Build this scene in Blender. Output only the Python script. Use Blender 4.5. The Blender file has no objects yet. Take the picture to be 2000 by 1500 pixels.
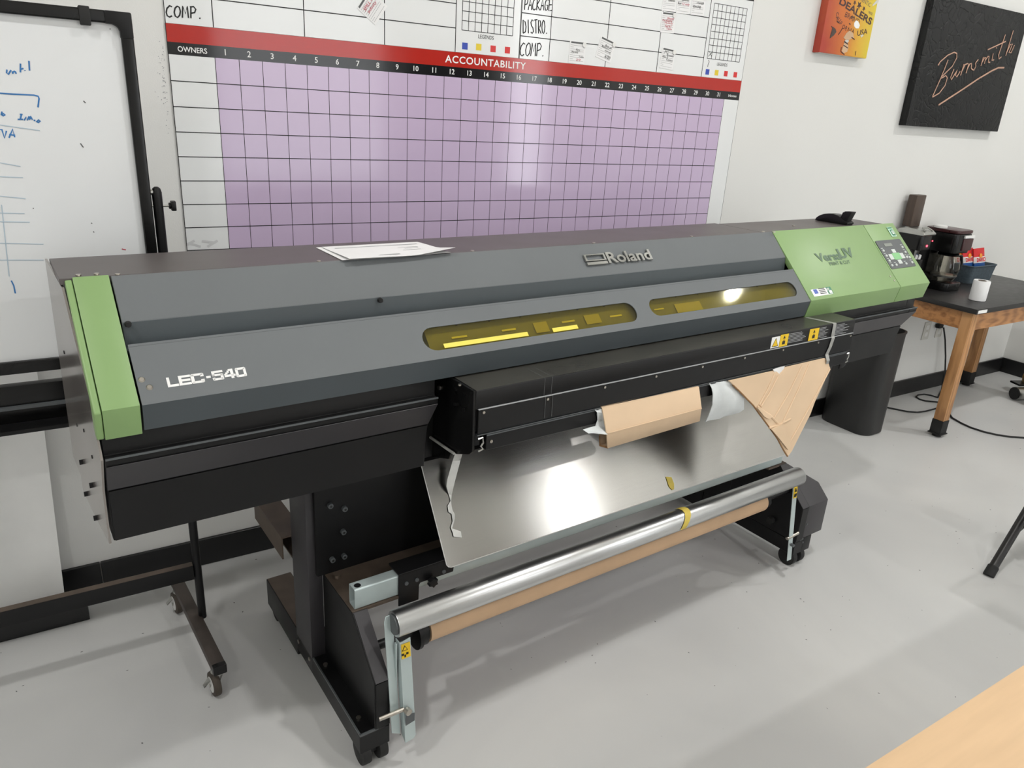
import bpy, bmesh, math, random
from mathutils import Vector, Matrix
random.seed(7)
scene = bpy.context.scene
COL = scene.collection

# ------------------------------------------------------------------ camera
YAW, PITCH, ROLL, FPX = 0.56617305, -0.35620786, 0.06020662, 1443.64
CAM = Vector((-0.34814559, -2.46893194, 1.59498601))
_f = Vector((math.sin(YAW)*math.cos(PITCH), math.cos(YAW)*math.cos(PITCH), math.sin(PITCH)))
_r0 = Vector((math.cos(YAW), -math.sin(YAW), 0)); _u0 = _r0.cross(_f)
_r = _r0*math.cos(ROLL) + _u0*math.sin(ROLL); _u = -_r0*math.sin(ROLL) + _u0*math.cos(ROLL)
cd = bpy.data.cameras.new('camera'); cam = bpy.data.objects.new('camera', cd); COL.objects.link(cam)
cd.sensor_fit = 'HORIZONTAL'; cd.sensor_width = 36.0; cd.lens = FPX/2000*36.0; cd.clip_start = 0.02
_m = Matrix((( _r.x, _u.x, -_f.x), (_r.y, _u.y, -_f.y), (_r.z, _u.z, -_f.z))).to_4x4()
_m.translation = CAM; cam.matrix_world = _m
scene.camera = cam

# ------------------------------------------------------------------ world and exposure (the room's lamps follow the ceiling)
w = bpy.data.worlds.new('world'); scene.world = w; w.use_nodes = True
w.node_tree.nodes['Background'].inputs[0].default_value = (0.8, 0.85, 0.9, 1)
w.node_tree.nodes['Background'].inputs[1].default_value = 0.05
vs = scene.view_settings
vs.view_transform = 'Standard'; vs.look = 'None'; vs.gamma = 1.0; vs.use_curve_mapping = False
vs.exposure = 0.0
LAMP = 27.5        # watts of each ceiling lamp
scene.cycles.max_bounces = 5; scene.cycles.diffuse_bounces = 4; scene.cycles.glossy_bounces = 3
scene.cycles.use_adaptive_sampling = True; scene.cycles.adaptive_threshold = .03; scene.cycles.use_light_tree = False
scene.cycles.transparent_max_bounces = 8; scene.cycles.caustics_reflective = False; scene.cycles.caustics_refractive = False

# ------------------------------------------------------------------ measuring helpers
def ray(px):
    return ((px[0]-1000)/FPX)*_r - ((px[1]-750)/FPX)*_u + _f
def on_y(px, y):
    r = ray(px); return CAM + r*((y-CAM.y)/r.y)
def on_z(px, z):
    r = ray(px); return CAM + r*((z-CAM.z)/r.z)
PY = 0.0594                                    # the printer stands a little askew to the wall
PU = Vector((math.cos(PY), math.sin(PY), 0)); PV = Vector((-math.sin(PY), math.cos(PY), 0))
def W(u, v, z): return PU*u + PV*v + Vector((0, 0, z))
def toP(P): return Vector((P.dot(PU), P.dot(PV), P.z))
def pv(px, v):
    r = ray(px); return toP(CAM + r*((v-CAM.dot(PV))/r.dot(PV)))
def pu(px, u):
    r = ray(px); return toP(CAM + r*((u-CAM.dot(PU))/r.dot(PU)))
def pz(px, z): return toP(on_z(px, z))
def pplane(px, P0, n):
    n = PU*n[0] + PV*n[1] + Vector((0, 0, n[2])); r = ray(px)
    return toP(CAM + r*((W(*P0)-CAM).dot(n)/r.dot(n)))

# ------------------------------------------------------------------ materials
def lin(c):
    return tuple(((x/255)/12.92 if x/255 <= .04045 else ((x/255+.055)/1.055)**2.4) for x in c) + (1.0,)
MATS = {}
def mat(name, rgb, rough=.5, metal=0., var=.06, scale=14., bump=0., bscale=200., spec=.5, coat=0., aniso=0., stretch=None, rvar=.08):
    m = bpy.data.materials.new(name); m.use_nodes = True; MATS[name] = m
    nt = m.node_tree; b = nt.nodes['Principled BSDF']
    tc = nt.nodes.new('ShaderNodeTexCoord'); mp = nt.nodes.new('ShaderNodeMapping')
    nt.links.new(tc.outputs['Object'], mp.inputs[0])
    if stretch: mp.inputs['Scale'].default_value = stretch
    n = nt.nodes.new('ShaderNodeTexNoise'); n.inputs['Scale'].default_value = scale; n.inputs['Detail'].default_value = 2
    nt.links.new(mp.outputs[0], n.inputs['Vector'])
    c = lin(rgb)
    r = nt.nodes.new('ShaderNodeValToRGB')
    r.color_ramp.elements[0].position = .3; r.color_ramp.elements[1].position = .7
    r.color_ramp.elements[0].color = tuple(max(0, x*(1-var)) for x in c[:3]) + (1,)
    r.color_ramp.elements[1].color = tuple(min(1, x*(1+var)) for x in c[:3]) + (1,)
    nt.links.new(n.outputs['Fac'], r.inputs[0]); nt.links.new(r.outputs[0], b.inputs['Base Color'])
    mr = nt.nodes.new('ShaderNodeMapRange')
    mr.inputs[3].default_value = max(.02, rough-rvar); mr.inputs[4].default_value = min(1, rough+rvar)
    nt.links.new(n.outputs['Fac'], mr.inputs[0]); nt.links.new(mr.outputs[0], b.inputs['Roughness'])
    b.inputs['Metallic'].default_value = metal; b.inputs['Specular IOR Level'].default_value = spec
    b.inputs['Coat Weight'].default_value = coat; b.inputs['Coat Roughness'].default_value = .08
    b.inputs['Anisotropic'].default_value = aniso
    if bump:
        n2 = nt.nodes.new('ShaderNodeTexNoise'); n2.inputs['Scale'].default_value = bscale; n2.inputs['Detail'].default_value = 1
        nt.links.new(mp.outputs[0], n2.inputs['Vector'])
        bp = nt.nodes.new('ShaderNodeBump'); bp.inputs['Strength'].default_value = bump; bp.inputs['Distance'].default_value = .002
        nt.links.new(n2.outputs['Fac'], bp.inputs['Height']); nt.links.new(bp.outputs[0], b.inputs['Normal'])
    return m

mat('wall_paint', (224, 224, 221), .6, var=.015, scale=1.2, bump=.12, bscale=260)
mat('ceiling_paint', (232, 231, 226), .8, var=.02)
mat('baseboard_black', (22, 22, 23), .35, var=.1)
mat('black_metal', (20, 20, 21), .42, var=.12, scale=9, spec=.3)
mat('black_metal_gloss', (17, 17, 17), .25, var=.15, scale=6, spec=.35)
mat('foot_dusty', (66, 58, 53), .55, var=.18, scale=22)
mat('black_dusty', (92, 80, 70), .6, var=.18, scale=22)
mat('rail_top', (66, 65, 60), .3, var=.2, scale=5)
mat('dark_panel', (56, 54, 57), .45, var=.1, scale=5)
mat('side_grey', (152, 146, 141), .2, metal=.55, var=.06, scale=3)
mat('top_brown', (86, 80, 79), .42, var=.06, scale=5)
mat('hood_grey', (108, 112, 114), .62, var=.04, scale=4, spec=.3)
mat('hood_dark', (72, 79, 83), .55, var=.06, scale=5)
mat('green', (134, 165, 108), .42, var=.04, scale=4)
mat('green_dark', (96, 140, 78), .45, var=.05)
mat('steel', (188, 188, 184), .3, metal=1., var=.06)
mat('screw', (190, 184, 174), .3, metal=1., var=.1)
mat('zinc', (190, 203, 203), .4, metal=.35, var=.04)
mat('tube_teal', (150, 166, 166), .4, metal=.3, var=.05)
mb_ = mat('brushed', (188, 186, 182), .25, metal=1., var=.04, scale=5, stretch=(1.2, 90, 90), rvar=.02, aniso=.95)
_nt = mb_.node_tree; _c = _nt.nodes.new('ShaderNodeCombineXYZ'); _c.inputs[1].default_value = .545; _c.inputs[2].default_value = .838
_t = _nt.nodes.new('ShaderNodeVectorTransform'); _t.vector_type = 'VECTOR'; _t.convert_from = 'OBJECT'; _t.convert_to = 'WORLD'
_nt.links.new(_c.outputs[0], _t.inputs[0]); _nt.links.new(_t.outputs[0], _nt.nodes['Principled BSDF'].inputs['Tangent'])
mat('alu_roller', (206, 207, 207), .30, metal=1., var=.02, scale=6, stretch=(.5, 6, 6), rvar=.01)
mat('kraft', (206, 172, 138), .7, var=.07, scale=10)
mat('cardboard', (218, 190, 158), .75, var=.05, scale=7, bump=.1, bscale=60)
mat('cardboard_edge', (150, 112, 74), .8, var=.15, scale=60)
mat('paper', (236, 236, 236), .7, var=.02)
mat('smudge', (206, 207, 208), .4)
mat('print_grey', (170, 172, 174), .7, var=.1)
mat('foam', (214, 218, 218), .6, var=.04, scale=30, bump=.2, bscale=70)
mat('tape_clear', (224, 224, 220), .3, var=.08, scale=30)
mat('tape_grey', (158, 158, 154), .4, var=.08, scale=30)
mat('tape_yellow', (214, 190, 84), .6, var=.08, scale=30)
mat('label_yellow', (236, 196, 36), .45, var=.03)
mat('label_olive', (128, 122, 78), .5, var=.05)
mat('mark_olive', (186, 172, 90), .5, var=.05)
mat('strip_yellow', (232, 216, 86), .5, var=.03)
mat('white', (240, 240, 238), .45, var=.02)
mat('white_plastic', (225, 225, 222), .35, var=.03)
mat('ink_black', (16, 16, 17), .6, var=.1)
mat('ink_grey', (90, 92, 92), .6, var=.1)
mat('ink_blue', (52, 116, 176), .6, var=.1)
mat('ink_blue_faint', (176, 192, 204), .6, var=.05)
mat('ink_red', (190, 44, 72), .6, var=.1)
mat('board_white', (232, 234, 234), .1, var=.012, scale=2, rvar=.03)
mat('whiteboard', (228, 230, 231), .22, var=.02, scale=2.5, rvar=.05)
mat('board_purple', (200, 181, 209), .1, var=.03, scale=1.2, rvar=.03)
mat('board_red', (180, 40, 30), .1, var=.02, rvar=.03)
mat('board_black', (22, 22, 24), .1, var=.05, rvar=.03)
mat('sq_blue', (44, 70, 172), .4); mat('sq_yellow', (226, 200, 44), .4); mat('sq_red', (214, 44, 44), .4)
mat('wood_edge', (222, 188, 148), .4, var=.04, scale=6, stretch=(1, 12, 12))
mat('copper', (206, 164, 142), .4, metal=.5, var=.1)
mat('lcd', (128, 134, 126), .3)
mat('panel_grey', (84, 88, 90), .45, var=.05)
mat('key_pale', (206, 212, 208), .4, var=.04)
mat('key_green', (132, 196, 132), .4, var=.04)
mat('sticker_green', (36, 120, 84), .4)
mat('sticker_mint', (190, 226, 204), .4)
mat('sticker_blue', (64, 90, 176), .4, var=.3, scale=300)
mat('versa_ink', (84, 112, 86), .45)
mat('letter_white', (238, 238, 236), .4)
mat('rubber', (26, 26, 26), .7, var=.2, scale=40)
mat('rubber_brown', (70, 62, 54), .7, var=.2, scale=40)
mat('laminate_black', (36, 35, 35), .38, var=.1, scale=30, rvar=.06)
mat('brown_box', (72, 58, 49), .35, var=.2, scale=7, stretch=(12, 12, 1))
mat('basket', (72, 84, 92), .8, var=.2, scale=80, bump=.3, bscale=150)
mat('bag_red', (206, 36, 40), .35); mat('bag_blue', (34, 84, 150), .35); mat('bag_white', (236, 236, 234), .35); mat('bag_sun', (236, 150, 40), .4)
mat('maroon', (62, 30, 32), .3, var=.1)
mat('amber', (140, 108, 46), .35, var=.35, scale=40)
mat('bin_black', (36, 36, 36), .42, var=.14, scale=7)
mat('outlet', (206, 205, 198), .4, var=.02)
mat('folding_black', (28, 26, 25), .4, var=.1)
mat('far_door', (70, 70, 72), .5, var=.1)

def floor_mat():
    m = bpy.data.materials.new('floor_epoxy'); m.use_nodes = True; MATS['floor_epoxy'] = m
    nt = m.node_tree; b = nt.nodes['Principled BSDF']; L = nt.links
    tc = nt.nodes.new('ShaderNodeTexCoord')
    def noise(s, d=5, dist=0):
        n = nt.nodes.new('ShaderNodeTexNoise'); n.inputs['Scale'].default_value = s; n.inputs['Detail'].default_value = d
        n.inputs['Distortion'].default_value = dist; L.new(tc.outputs['Object'], n.inputs['Vector']); return n
    big = noise(.9, 4, .6); r = nt.nodes.new('ShaderNodeValToRGB')
    r.color_ramp.elements[0].position = .32; r.color_ramp.elements[0].color = lin((192, 193, 193))
    r.color_ramp.elements[1].position = .7; r.color_ramp.elements[1].color = lin((212, 212, 210))
    L.new(big.outputs['Fac'], r.inputs[0])
    L.new(r.outputs[0], b.inputs['Base Color'])
    ro = noise(3.5, 6); mr = nt.nodes.new('ShaderNodeMapRange'); mr.inputs[3].default_value = .30; mr.inputs[4].default_value = .42
    L.new(ro.outputs['Fac'], mr.inputs[0]); L.new(mr.outputs[0], b.inputs['Roughness'])
    fb = noise(60, 4); bp = nt.nodes.new('ShaderNodeBump'); bp.inputs['Strength'].default_value = .04; bp.inputs['Distance'].default_value = .002
    L.new(fb.outputs['Fac'], bp.inputs['Height']); L.new(bp.outputs[0], b.inputs['Normal'])
floor_mat()

def wood_mat(name, c0, c1, rough=.42):
    m = bpy.data.materials.new(name); m.use_nodes = True; MATS[name] = m
    nt = m.node_tree; b = nt.nodes['Principled BSDF']; L = nt.links
    tc = nt.nodes.new('ShaderNodeTexCoord'); mp = nt.nodes.new('ShaderNodeMapping')
    g = nt.nodes.new('ShaderNodeNewGeometry')
    mp.inputs['Scale'].default_value = (6, 6, 1.1) if 'leg' in name else (1.2, 6, 9)
    L.new(tc.outputs['Object'], mp.inputs[0])
    n = nt.nodes.new('ShaderNodeTexNoise'); n.inputs['Scale'].default_value = 3; n.inputs['Detail'].default_value = 8; n.inputs['Distortion'].default_value = 1.4
    L.new(mp.outputs[0], n.inputs['Vector'])
    wv = nt.nodes.new('ShaderNodeTexWave'); wv.inputs['Scale'].default_value = 2.2; wv.inputs['Distortion'].default_value = 9; wv.inputs['Detail'].default_value = 3
    L.new(mp.outputs[0], wv.inputs['Vector'])
    ad = nt.nodes.new('ShaderNodeMath'); ad.operation = 'MULTIPLY_ADD'; ad.inputs[1].default_value = .4
    L.new(wv.outputs['Fac'], ad.inputs[0]); L.new(n.outputs['Fac'], ad.inputs[2])
    r = nt.nodes.new('ShaderNodeValToRGB'); r.color_ramp.elements[0].position = .3; r.color_ramp.elements[1].position = .85
    r.color_ramp.elements[0].color = lin(c0); r.color_ramp.elements[1].color = lin(c1)
    L.new(ad.outputs[0], r.inputs[0]); L.new(r.outputs[0], b.inputs['Base Color']); b.inputs['Roughness'].default_value = rough
wood_mat('wood_apron', (134, 88, 52), (190, 136, 86)); wood_mat('wood_leg', (150, 104, 64), (196, 146, 96))

def amber_pane():
    m = bpy.data.materials.new('amber_pane'); m.use_nodes = True; MATS['amber_pane'] = m
    nt = m.node_tree; L = nt.links; nt.nodes.remove(nt.nodes['Principled BSDF']); out = nt.nodes['Material Output']
    t = nt.nodes.new('ShaderNodeBsdfTransparent'); t.inputs[0].default_value = (.84, .81, .50, 1)
    g = nt.nodes.new('ShaderNodeBsdfGlossy'); g.inputs['Roughness'].default_value = .08; g.inputs[0].default_value = (.95, .95, .9, 1)
    lw = nt.nodes.new('ShaderNodeLayerWeight'); pw = nt.nodes.new('ShaderNodeMath'); pw.operation = 'POWER'; pw.inputs[1].default_value = 4.5
    f = nt.nodes.new('ShaderNodeMath'); f.operation = 'MULTIPLY_ADD'; f.inputs[1].default_value = .9; f.inputs[2].default_value = .05
    L.new(lw.outputs['Facing'], pw.inputs[0]); L.new(pw.outputs[0], f.inputs[0])
    n = nt.nodes.new('ShaderNodeTexNoise'); n.inputs['Scale'].default_value = 40; 
    mr = nt.nodes.new('ShaderNodeMapRange'); mr.inputs[3].default_value = .02; mr.inputs[4].default_value = .05
    L.new(n.outputs['Fac'], mr.inputs[0]); L.new(mr.outputs[0], g.inputs['Roughness'])
    x = nt.nodes.new('ShaderNodeMixShader'); L.new(f.outputs[0], x.inputs[0]); L.new(t.outputs[0], x.inputs[1]); L.new(g.outputs[0], x.inputs[2])
    L.new(x.outputs[0], out.inputs[0])
amber_pane()
def glass_mat():
    m = bpy.data.materials.new('carafe_glass'); m.use_nodes = True; MATS['carafe_glass'] = m
    nt = m.node_tree; L = nt.links; nt.nodes.remove(nt.nodes['Principled BSDF']); out = nt.nodes['Material Output']
    t = nt.nodes.new('ShaderNodeBsdfTransparent'); t.inputs[0].default_value = (.72, .70, .64, 1)
    g = nt.nodes.new('ShaderNodeBsdfGlossy'); n = nt.nodes.new('ShaderNodeTexNoise'); n.inputs['Scale'].default_value = 60
    mr = nt.nodes.new('ShaderNodeMapRange'); mr.inputs[3].default_value = .02; mr.inputs[4].default_value = .1
    L.new(n.outputs['Fac'], mr.inputs[0]); L.new(mr.outputs[0], g.inputs['Roughness'])
    lw = nt.nodes.new('ShaderNodeLayerWeight'); pw = nt.nodes.new('ShaderNodeMath'); pw.operation = 'POWER'; pw.inputs[1].default_value = 4.5
    f = nt.nodes.new('ShaderNodeMath'); f.operation = 'MULTIPLY_ADD'; f.inputs[1].default_value = .9; f.inputs[2].default_value = .05
    L.new(lw.outputs['Facing'], pw.inputs[0]); L.new(pw.outputs[0], f.inputs[0])
    x = nt.nodes.new('ShaderNodeMixShader'); L.new(f.outputs[0], x.inputs[0]); L.new(t.outputs[0], x.inputs[1]); L.new(g.outputs[0], x.inputs[2])
    L.new(x.outputs[0], out.inputs[0])
glass_mat()
def leather_mat():
    m = mat('leather_black', (20, 21, 22), .5, var=.12, scale=5, spec=.3)
    nt = m.node_tree; b = nt.nodes['Principled BSDF']; L = nt.links
    tc = nt.nodes.new('ShaderNodeTexCoord'); v = nt.nodes.new('ShaderNodeTexVoronoi'); v.feature = 'DISTANCE_TO_EDGE'; v.inputs['Scale'].default_value = 16
    n = nt.nodes.new('ShaderNodeTexNoise'); n.inputs['Scale'].default_value = 7
    ad = nt.nodes.new('ShaderNodeVectorMath'); ad.operation = 'MULTIPLY_ADD'; ad.inputs[1].default_value = (.25, .25, .25)
    L.new(tc.outputs['Object'], n.inputs['Vector']); L.new(n.outputs['Color'], ad.inputs[0]); L.new(tc.outputs['Object'], ad.inputs[2]); L.new(ad.outputs[0], v.inputs['Vector'])
    bp = nt.nodes.new('ShaderNodeBump'); bp.inputs['Strength'].default_value = .5; bp.inputs['Distance'].default_value = .006
    mr = nt.nodes.new('ShaderNodeMapRange'); mr.inputs[2].default_value = .08; L.new(v.outputs['Distance'], mr.inputs[0])
    L.new(mr.outputs[0], bp.inputs['Height']); L.new(bp.outputs[0], b.inputs['Normal'])
leather_mat()
def poster_mat():
    m = bpy.data.materials.new('poster_print'); m.use_nodes = True; MATS['poster_print'] = m
    nt = m.node_tree; b = nt.nodes['Principled BSDF']; L = nt.links
    tc = nt.nodes.new('ShaderNodeTexCoord'); sx = nt.nodes.new('ShaderNodeSeparateXYZ'); L.new(tc.outputs['Object'], sx.inputs[0])
    n = nt.nodes.new('ShaderNodeTexNoise'); n.inputs['Scale'].default_value = 9; n.inputs['Detail'].default_value = 8; L.new(tc.outputs['Object'], n.inputs['Vector'])
    a = nt.nodes.new('ShaderNodeMath'); a.operation = 'MULTIPLY_ADD'; a.inputs[1].default_value = .12; L.new(n.outputs['Fac'], a.inputs[0])
    z = nt.nodes.new('ShaderNodeMath'); z.operation = 'MULTIPLY_ADD'; z.inputs[1].default_value = .22; L.new(sx.outputs['Z'], z.inputs[0]); L.new(sx.outputs['X'], z.inputs[2])
    L.new(z.outputs[0], a.inputs[2])
    r = nt.nodes.new('ShaderNodeValToRGB'); e = r.color_ramp.elements
    e[0].position = 0; e[0].color = lin((176, 62, 44)); e[1].position = 1; e[1].color = lin((220, 200, 52))
    k = e.new(.42); k.color = lin((208, 116, 48)); k2 = e.new(.68); k2.color = lin((222, 168, 52))
    mr = nt.nodes.new('ShaderNodeMapRange'); mr.inputs[1].default_value = -.10; mr.inputs[2].default_value = .27
    L.new(a.outputs[0], mr.inputs[0]); L.new(mr.outputs[0], r.inputs[0]); L.new(r.outputs[0], b.inputs['Base Color']); b.inputs['Roughness'].default_value = .45
poster_mat()
def lamp_mat():
    m = bpy.data.materials.new('lamp_diffuser'); m.use_nodes = True; MATS['lamp_diffuser'] = m
    b = m.node_tree.nodes['Principled BSDF']; b.inputs['Emission Color'].default_value = (1, .985, .965, 1); b.inputs['Emission Strength'].default_value = 8.0; m.cycles.emission_sampling = 'NONE'
lamp_mat()
for nm_, st_ in (('daylight', 5.5), ('daylight_soft', 2.3)):
    m = bpy.data.materials.new(nm_); m.use_nodes = True; MATS[nm_] = m; b = m.node_tree.nodes['Principled BSDF']
    b.inputs['Base Color'].default_value = (.8, .82, .85, 1); b.inputs['Emission Color'].default_value = (.95, .98, 1, 1); b.inputs['Emission Strength'].default_value = st_; m.cycles.emission_sampling = 'FRONT'

# ------------------------------------------------------------------ mesh builder
class MB:
    """collects shapes in frame coordinates and links them as one mesh object"""
    def __init__(s): s.v = []; s.f = []
    def add(s, vs, fs):
        o = len(s.v); s.v += [Vector(x) for x in vs]; s.f += [tuple(i+o for i in f) for f in fs]; return s
    def box(s, x0, x1, y0, y1, z0, z1):
        x0, x1 = sorted((x0, x1)); y0, y1 = sorted((y0, y1)); z0, z1 = sorted((z0, z1))
        return s.add([(x0,y0,z0),(x1,y0,z0),(x1,y1,z0),(x0,y1,z0),(x0,y0,z1),(x1,y0,z1),(x1,y1,z1),(x0,y1,z1)],
              [(0,3,2,1),(4,5,6,7),(0,1,5,4),(1,2,6,5),(2,3,7,6),(3,0,4,7)])
    def prism(s, pts, a0, a1, axis=0):
        n = len(pts)
        def mk(a, p):
            if axis == 0: return (a, p[0], p[1])
            if axis == 1: return (p[0], a, p[1])
            return (p[0], p[1], a)
        return s.add([mk(a0, p) for p in pts] + [mk(a1, p) for p in pts],
              [tuple(range(n))[::-1], tuple(range(n, 2*n))] + [(i, (i+1) % n, n+(i+1) % n, n+i) for i in range(n)])
    def plate(s, pts, nrm):
        """polygon of 3-D points given thickness vector nrm"""
        n = len(pts); nrm = Vector(nrm)
        return s.add([Vector(p) for p in pts] + [Vector(p)+nrm for p in pts],
              [tuple(range(n))[::-1], tuple(range(n, 2*n))] + [(i, (i+1) % n, n+(i+1) % n, n+i) for i in range(n)])
    def cyl(s, p0, p1, r0, r1=None, n=16, cap=True):
        p0 = Vector(p0); p1 = Vector(p1); r1 = r0 if r1 is None else r1
        d = (p1-p0).normalized(); a = d.orthogonal().normalized(); b = d.cross(a)
        ring = lambda c, r: [c + a*(r*math.cos(2*math.pi*i/n)) + b*(r*math.sin(2*math.pi*i/n)) for i in range(n)]
        fs = [(i, (i+1) % n, n+(i+1) % n, n+i) for i in range(n)]
        if cap: fs += [tuple(range(n))[::-1], tuple(range(n, 2*n))]
        return s.add(ring(p0, r0)+ring(p1, r1), fs)
    def lathe(s, prof, c, axis=2, n=24, sx=1., sy=1.):
        """prof: (radius, height) pairs about an axis through c"""
        vs = []; c = Vector(c)
        for r, h in prof:
            for i in range(n):
                t = 2*math.pi*i/n; a, b = r*math.cos(t)*sx, r*math.sin(t)*sy
                vs.append(c + Vector({2: (a, b, h), 0: (h, a, b), 1: (a, h, b)}[axis]))
        fs = []
        for k in range(len(prof)-1):
            for i in range(n): fs.append((k*n+i, k*n+(i+1) % n, (k+1)*n+(i+1) % n, (k+1)*n+i))
        fs.append(tuple(range(n))[::-1]); fs.append(tuple(range((len(prof)-1)*n, len(prof)*n)))
        return s.add(vs, fs)
    def tube(s, pts, r, n=8, flat=None):
        """round tube along points; flat=(normal, factor) squashes it along a normal"""
        pts = [Vector(p) for p in pts]; rings = []
        up = None
        for i, p in enumerate(pts):
            d = (pts[min(i+1, len(pts)-1)] - pts[max(i-1, 0)]).normalized()
            if up is None: up = d.orthogonal().normalized()
            if flat: up = Vector(flat[0])
            a = (up - d*up.dot(d)).normalized(); b = d.cross(a)
            if not flat: up = a
            k = flat[1] if flat else 1.
            rings += [p + a*(r*k*math.cos(2*math.pi*j/n)) + b*(r*math.sin(2*math.pi*j/n)) for j in range(n)]
        m = len(pts)
        fs = [(k*n+j, k*n+(j+1) % n, (k+1)*n+(j+1) % n, (k+1)*n+j) for k in range(m-1) for j in range(n)]
        fs += [tuple(range(n))[::-1], tuple(range((m-1)*n, m*n))]
        return s.add(rings, fs)
    def sheet(s, rows, t):
        """grid of 3-D points (rows of equal length) thickened by vector or distance along -normal t (vector)"""
        R = len(rows); Cn = len(rows[0]); t = Vector(t)
        vs = [Vector(p) for row in rows for p in row]; N = len(vs); vs += [v + t for v in vs]
        fs = []
        for i in range(R-1):
            for j in range(Cn-1):
                a, b, c, d = i*Cn+j, i*Cn+j+1, (i+1)*Cn+j+1, (i+1)*Cn+j
                fs += [(a, b, c, d), (N+d, N+c, N+b, N+a)]
        edge = [i for i in range(Cn)] + [i*Cn+Cn-1 for i in range(1, R)] + [(R-1)*Cn+j for j in range(Cn-2, -1, -1)] + [i*Cn for i in range(R-2, 0, -1)]
        for k in range(len(edge)):
            a, b = edge[k], edge[(k+1) % len(edge)]; fs.append((b, a, N+a, N+b))
        return s.add(vs, fs)
    def mesh(s, M):
        """append a bpy mesh given as (verts, faces) already transformed"""
        return s.add(M[0], M[1])
    def build(s, name, material, root=None, parent=None, org=None, bevel=0., seg=2, smooth=.6, clean=False):
        org = Vector(org) if org is not None else (Vector(root['_org']) if root is not None else Vector((0, 0, 0)))
        me = bpy.data.meshes.new(name)
        me.from_pydata([tuple(v-org) for v in s.v], [], s.f)
        bm = bmesh.new(); bm.from_mesh(me)
        bmesh.ops.recalc_face_normals(bm, faces=bm.faces[:])
        if bevel:
            es = [e for e in bm.edges if len(e.link_faces) == 2 and e.calc_face_angle(0) > .5]
            bmesh.ops.bevel(bm, geom=es, offset=bevel, segments=seg, profile=.6, affect='EDGES', clamp_overlap=True)
        bm.to_mesh(me); bm.free()
        me.shade_smooth(); me.set_sharp_from_angle(angle=smooth)
        me.materials.append(MATS[material])
        o = bpy.data.objects.new(name, me); COL.objects.link(o)
        pr = parent if parent is not None else root
        if pr is not None: o.parent = pr
        else: o.location = org
        return o

def empty(name, org, rz=0., label=None, cat=None, group=None):
    """an Empty at a thing's base; org in the frame its parts are given in"""
    o = bpy.data.objects.new(name, None); COL.objects.link(o); o.empty_display_size = .05
    o['_org'] = tuple(org); o.location = org; o.rotation_euler = (0, 0, rz)
    return tag(o, label, cat, group)
def tag(o, label=None, cat=None, group=None, kind=None):
    if label: o['label'] = label
    if cat: o['category'] = cat
    if group: o['group'] = group
    if kind: o['kind'] = kind
    return o
def struct(o): return tag(o, kind='structure')
def plabel(o, s): o['label'] = s; return o

# text and holed plates ------------------------------------------------
def curve_mesh(cu):
    ob = bpy.data.objects.new('tmp', cu); COL.objects.link(ob)
    dg = bpy.context.evaluated_depsgraph_get(); me = bpy.data.meshes.new_from_object(ob.evaluated_get(dg))
    vs = [v.co.copy() for v in me.vertices]; fs = [tuple(p.vertices) for p in me.polygons]
    bpy.data.objects.remove(ob); bpy.data.meshes.remove(me); bpy.data.curves.remove(cu)
    return vs, fs
_tc = {}
def text(mb, s, O, right, up, w=None, h=None, bold=0., ext=0., shear=0., lift=.0006, space=1., center=False):
    """text whose box has its lower left corner at O, right/up give its directions"""
    key = (s, bold, ext, shear, space)
    if key not in _tc:
        cu = bpy.data.curves.new('t', 'FONT'); cu.body = s; cu.size = 1; cu.offset = bold; cu.extrude = ext; cu.shear = shear; cu.space_character = space; cu.resolution_u = 3
        cu.fill_mode = 'BOTH' if ext else 'FRONT'
        _tc[key] = curve_mesh(cu)
    vs, fs = _tc[key]
    if not vs: return
    x0 = min(v.x for v in vs); x1 = max(v.x for v in vs); y0 = min(v.y for v in vs); y1 = max(v.y for v in vs)
    sx = w/(x1-x0) if w else None; sy = h/(y1-y0) if h else None
    sx = sx or sy; sy = sy or sx
    right = Vector(right).normalized(); up = Vector(up).normalized(); n = right.cross(up).normalized(); O = Vector(O)
    if center: O = O - right*((x1-x0)*sx/2)
    mb.add([O + right*((v.x-x0)*sx) + up*((v.y-y0)*sy) + n*(v.z + ext + lift) for v in vs], fs)
def holed(outer, holes, t):
    cu = bpy.data.curves.new('p', 'CURVE'); cu.dimensions = '2D'; cu.fill_mode = 'BOTH'; cu.extrude = t/2
    for loop in [outer]+holes:
        sp = cu.splines.new('POLY'); sp.points.add(len(loop)-1); sp.use_cyclic_u = True
        for p, q in zip(sp.points, loop): p.co = (q[0], q[1], 0, 1)
    return curve_mesh(cu)
def stadium(x0, x1, y0, y1, n=10):
    r = abs(y1-y0)/2; cy = (y0+y1)/2; L = []
    for i in range(n+1): t = -math.pi/2 + math.pi*i/n; L.append((x1-r+r*math.cos(t), cy+r*math.sin(t)))
    for i in range(n+1): t = math.pi/2 + math.pi*i/n; L.append((x0+r+r*math.cos(t), cy+r*math.sin(t)))
    return L
def rrect(x0, x1, y0, y1, r, n=5):
    L = []
    for cx, cy, a in ((x1-r, y0+r, -90), (x1-r, y1-r, 0), (x0+r, y1-r, 90), (x0+r, y0+r, 180)):
        for i in range(n+1): t = math.radians(a+90*i/n); L.append((cx+r*math.cos(t), cy+r*math.sin(t)))
    return L
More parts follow.
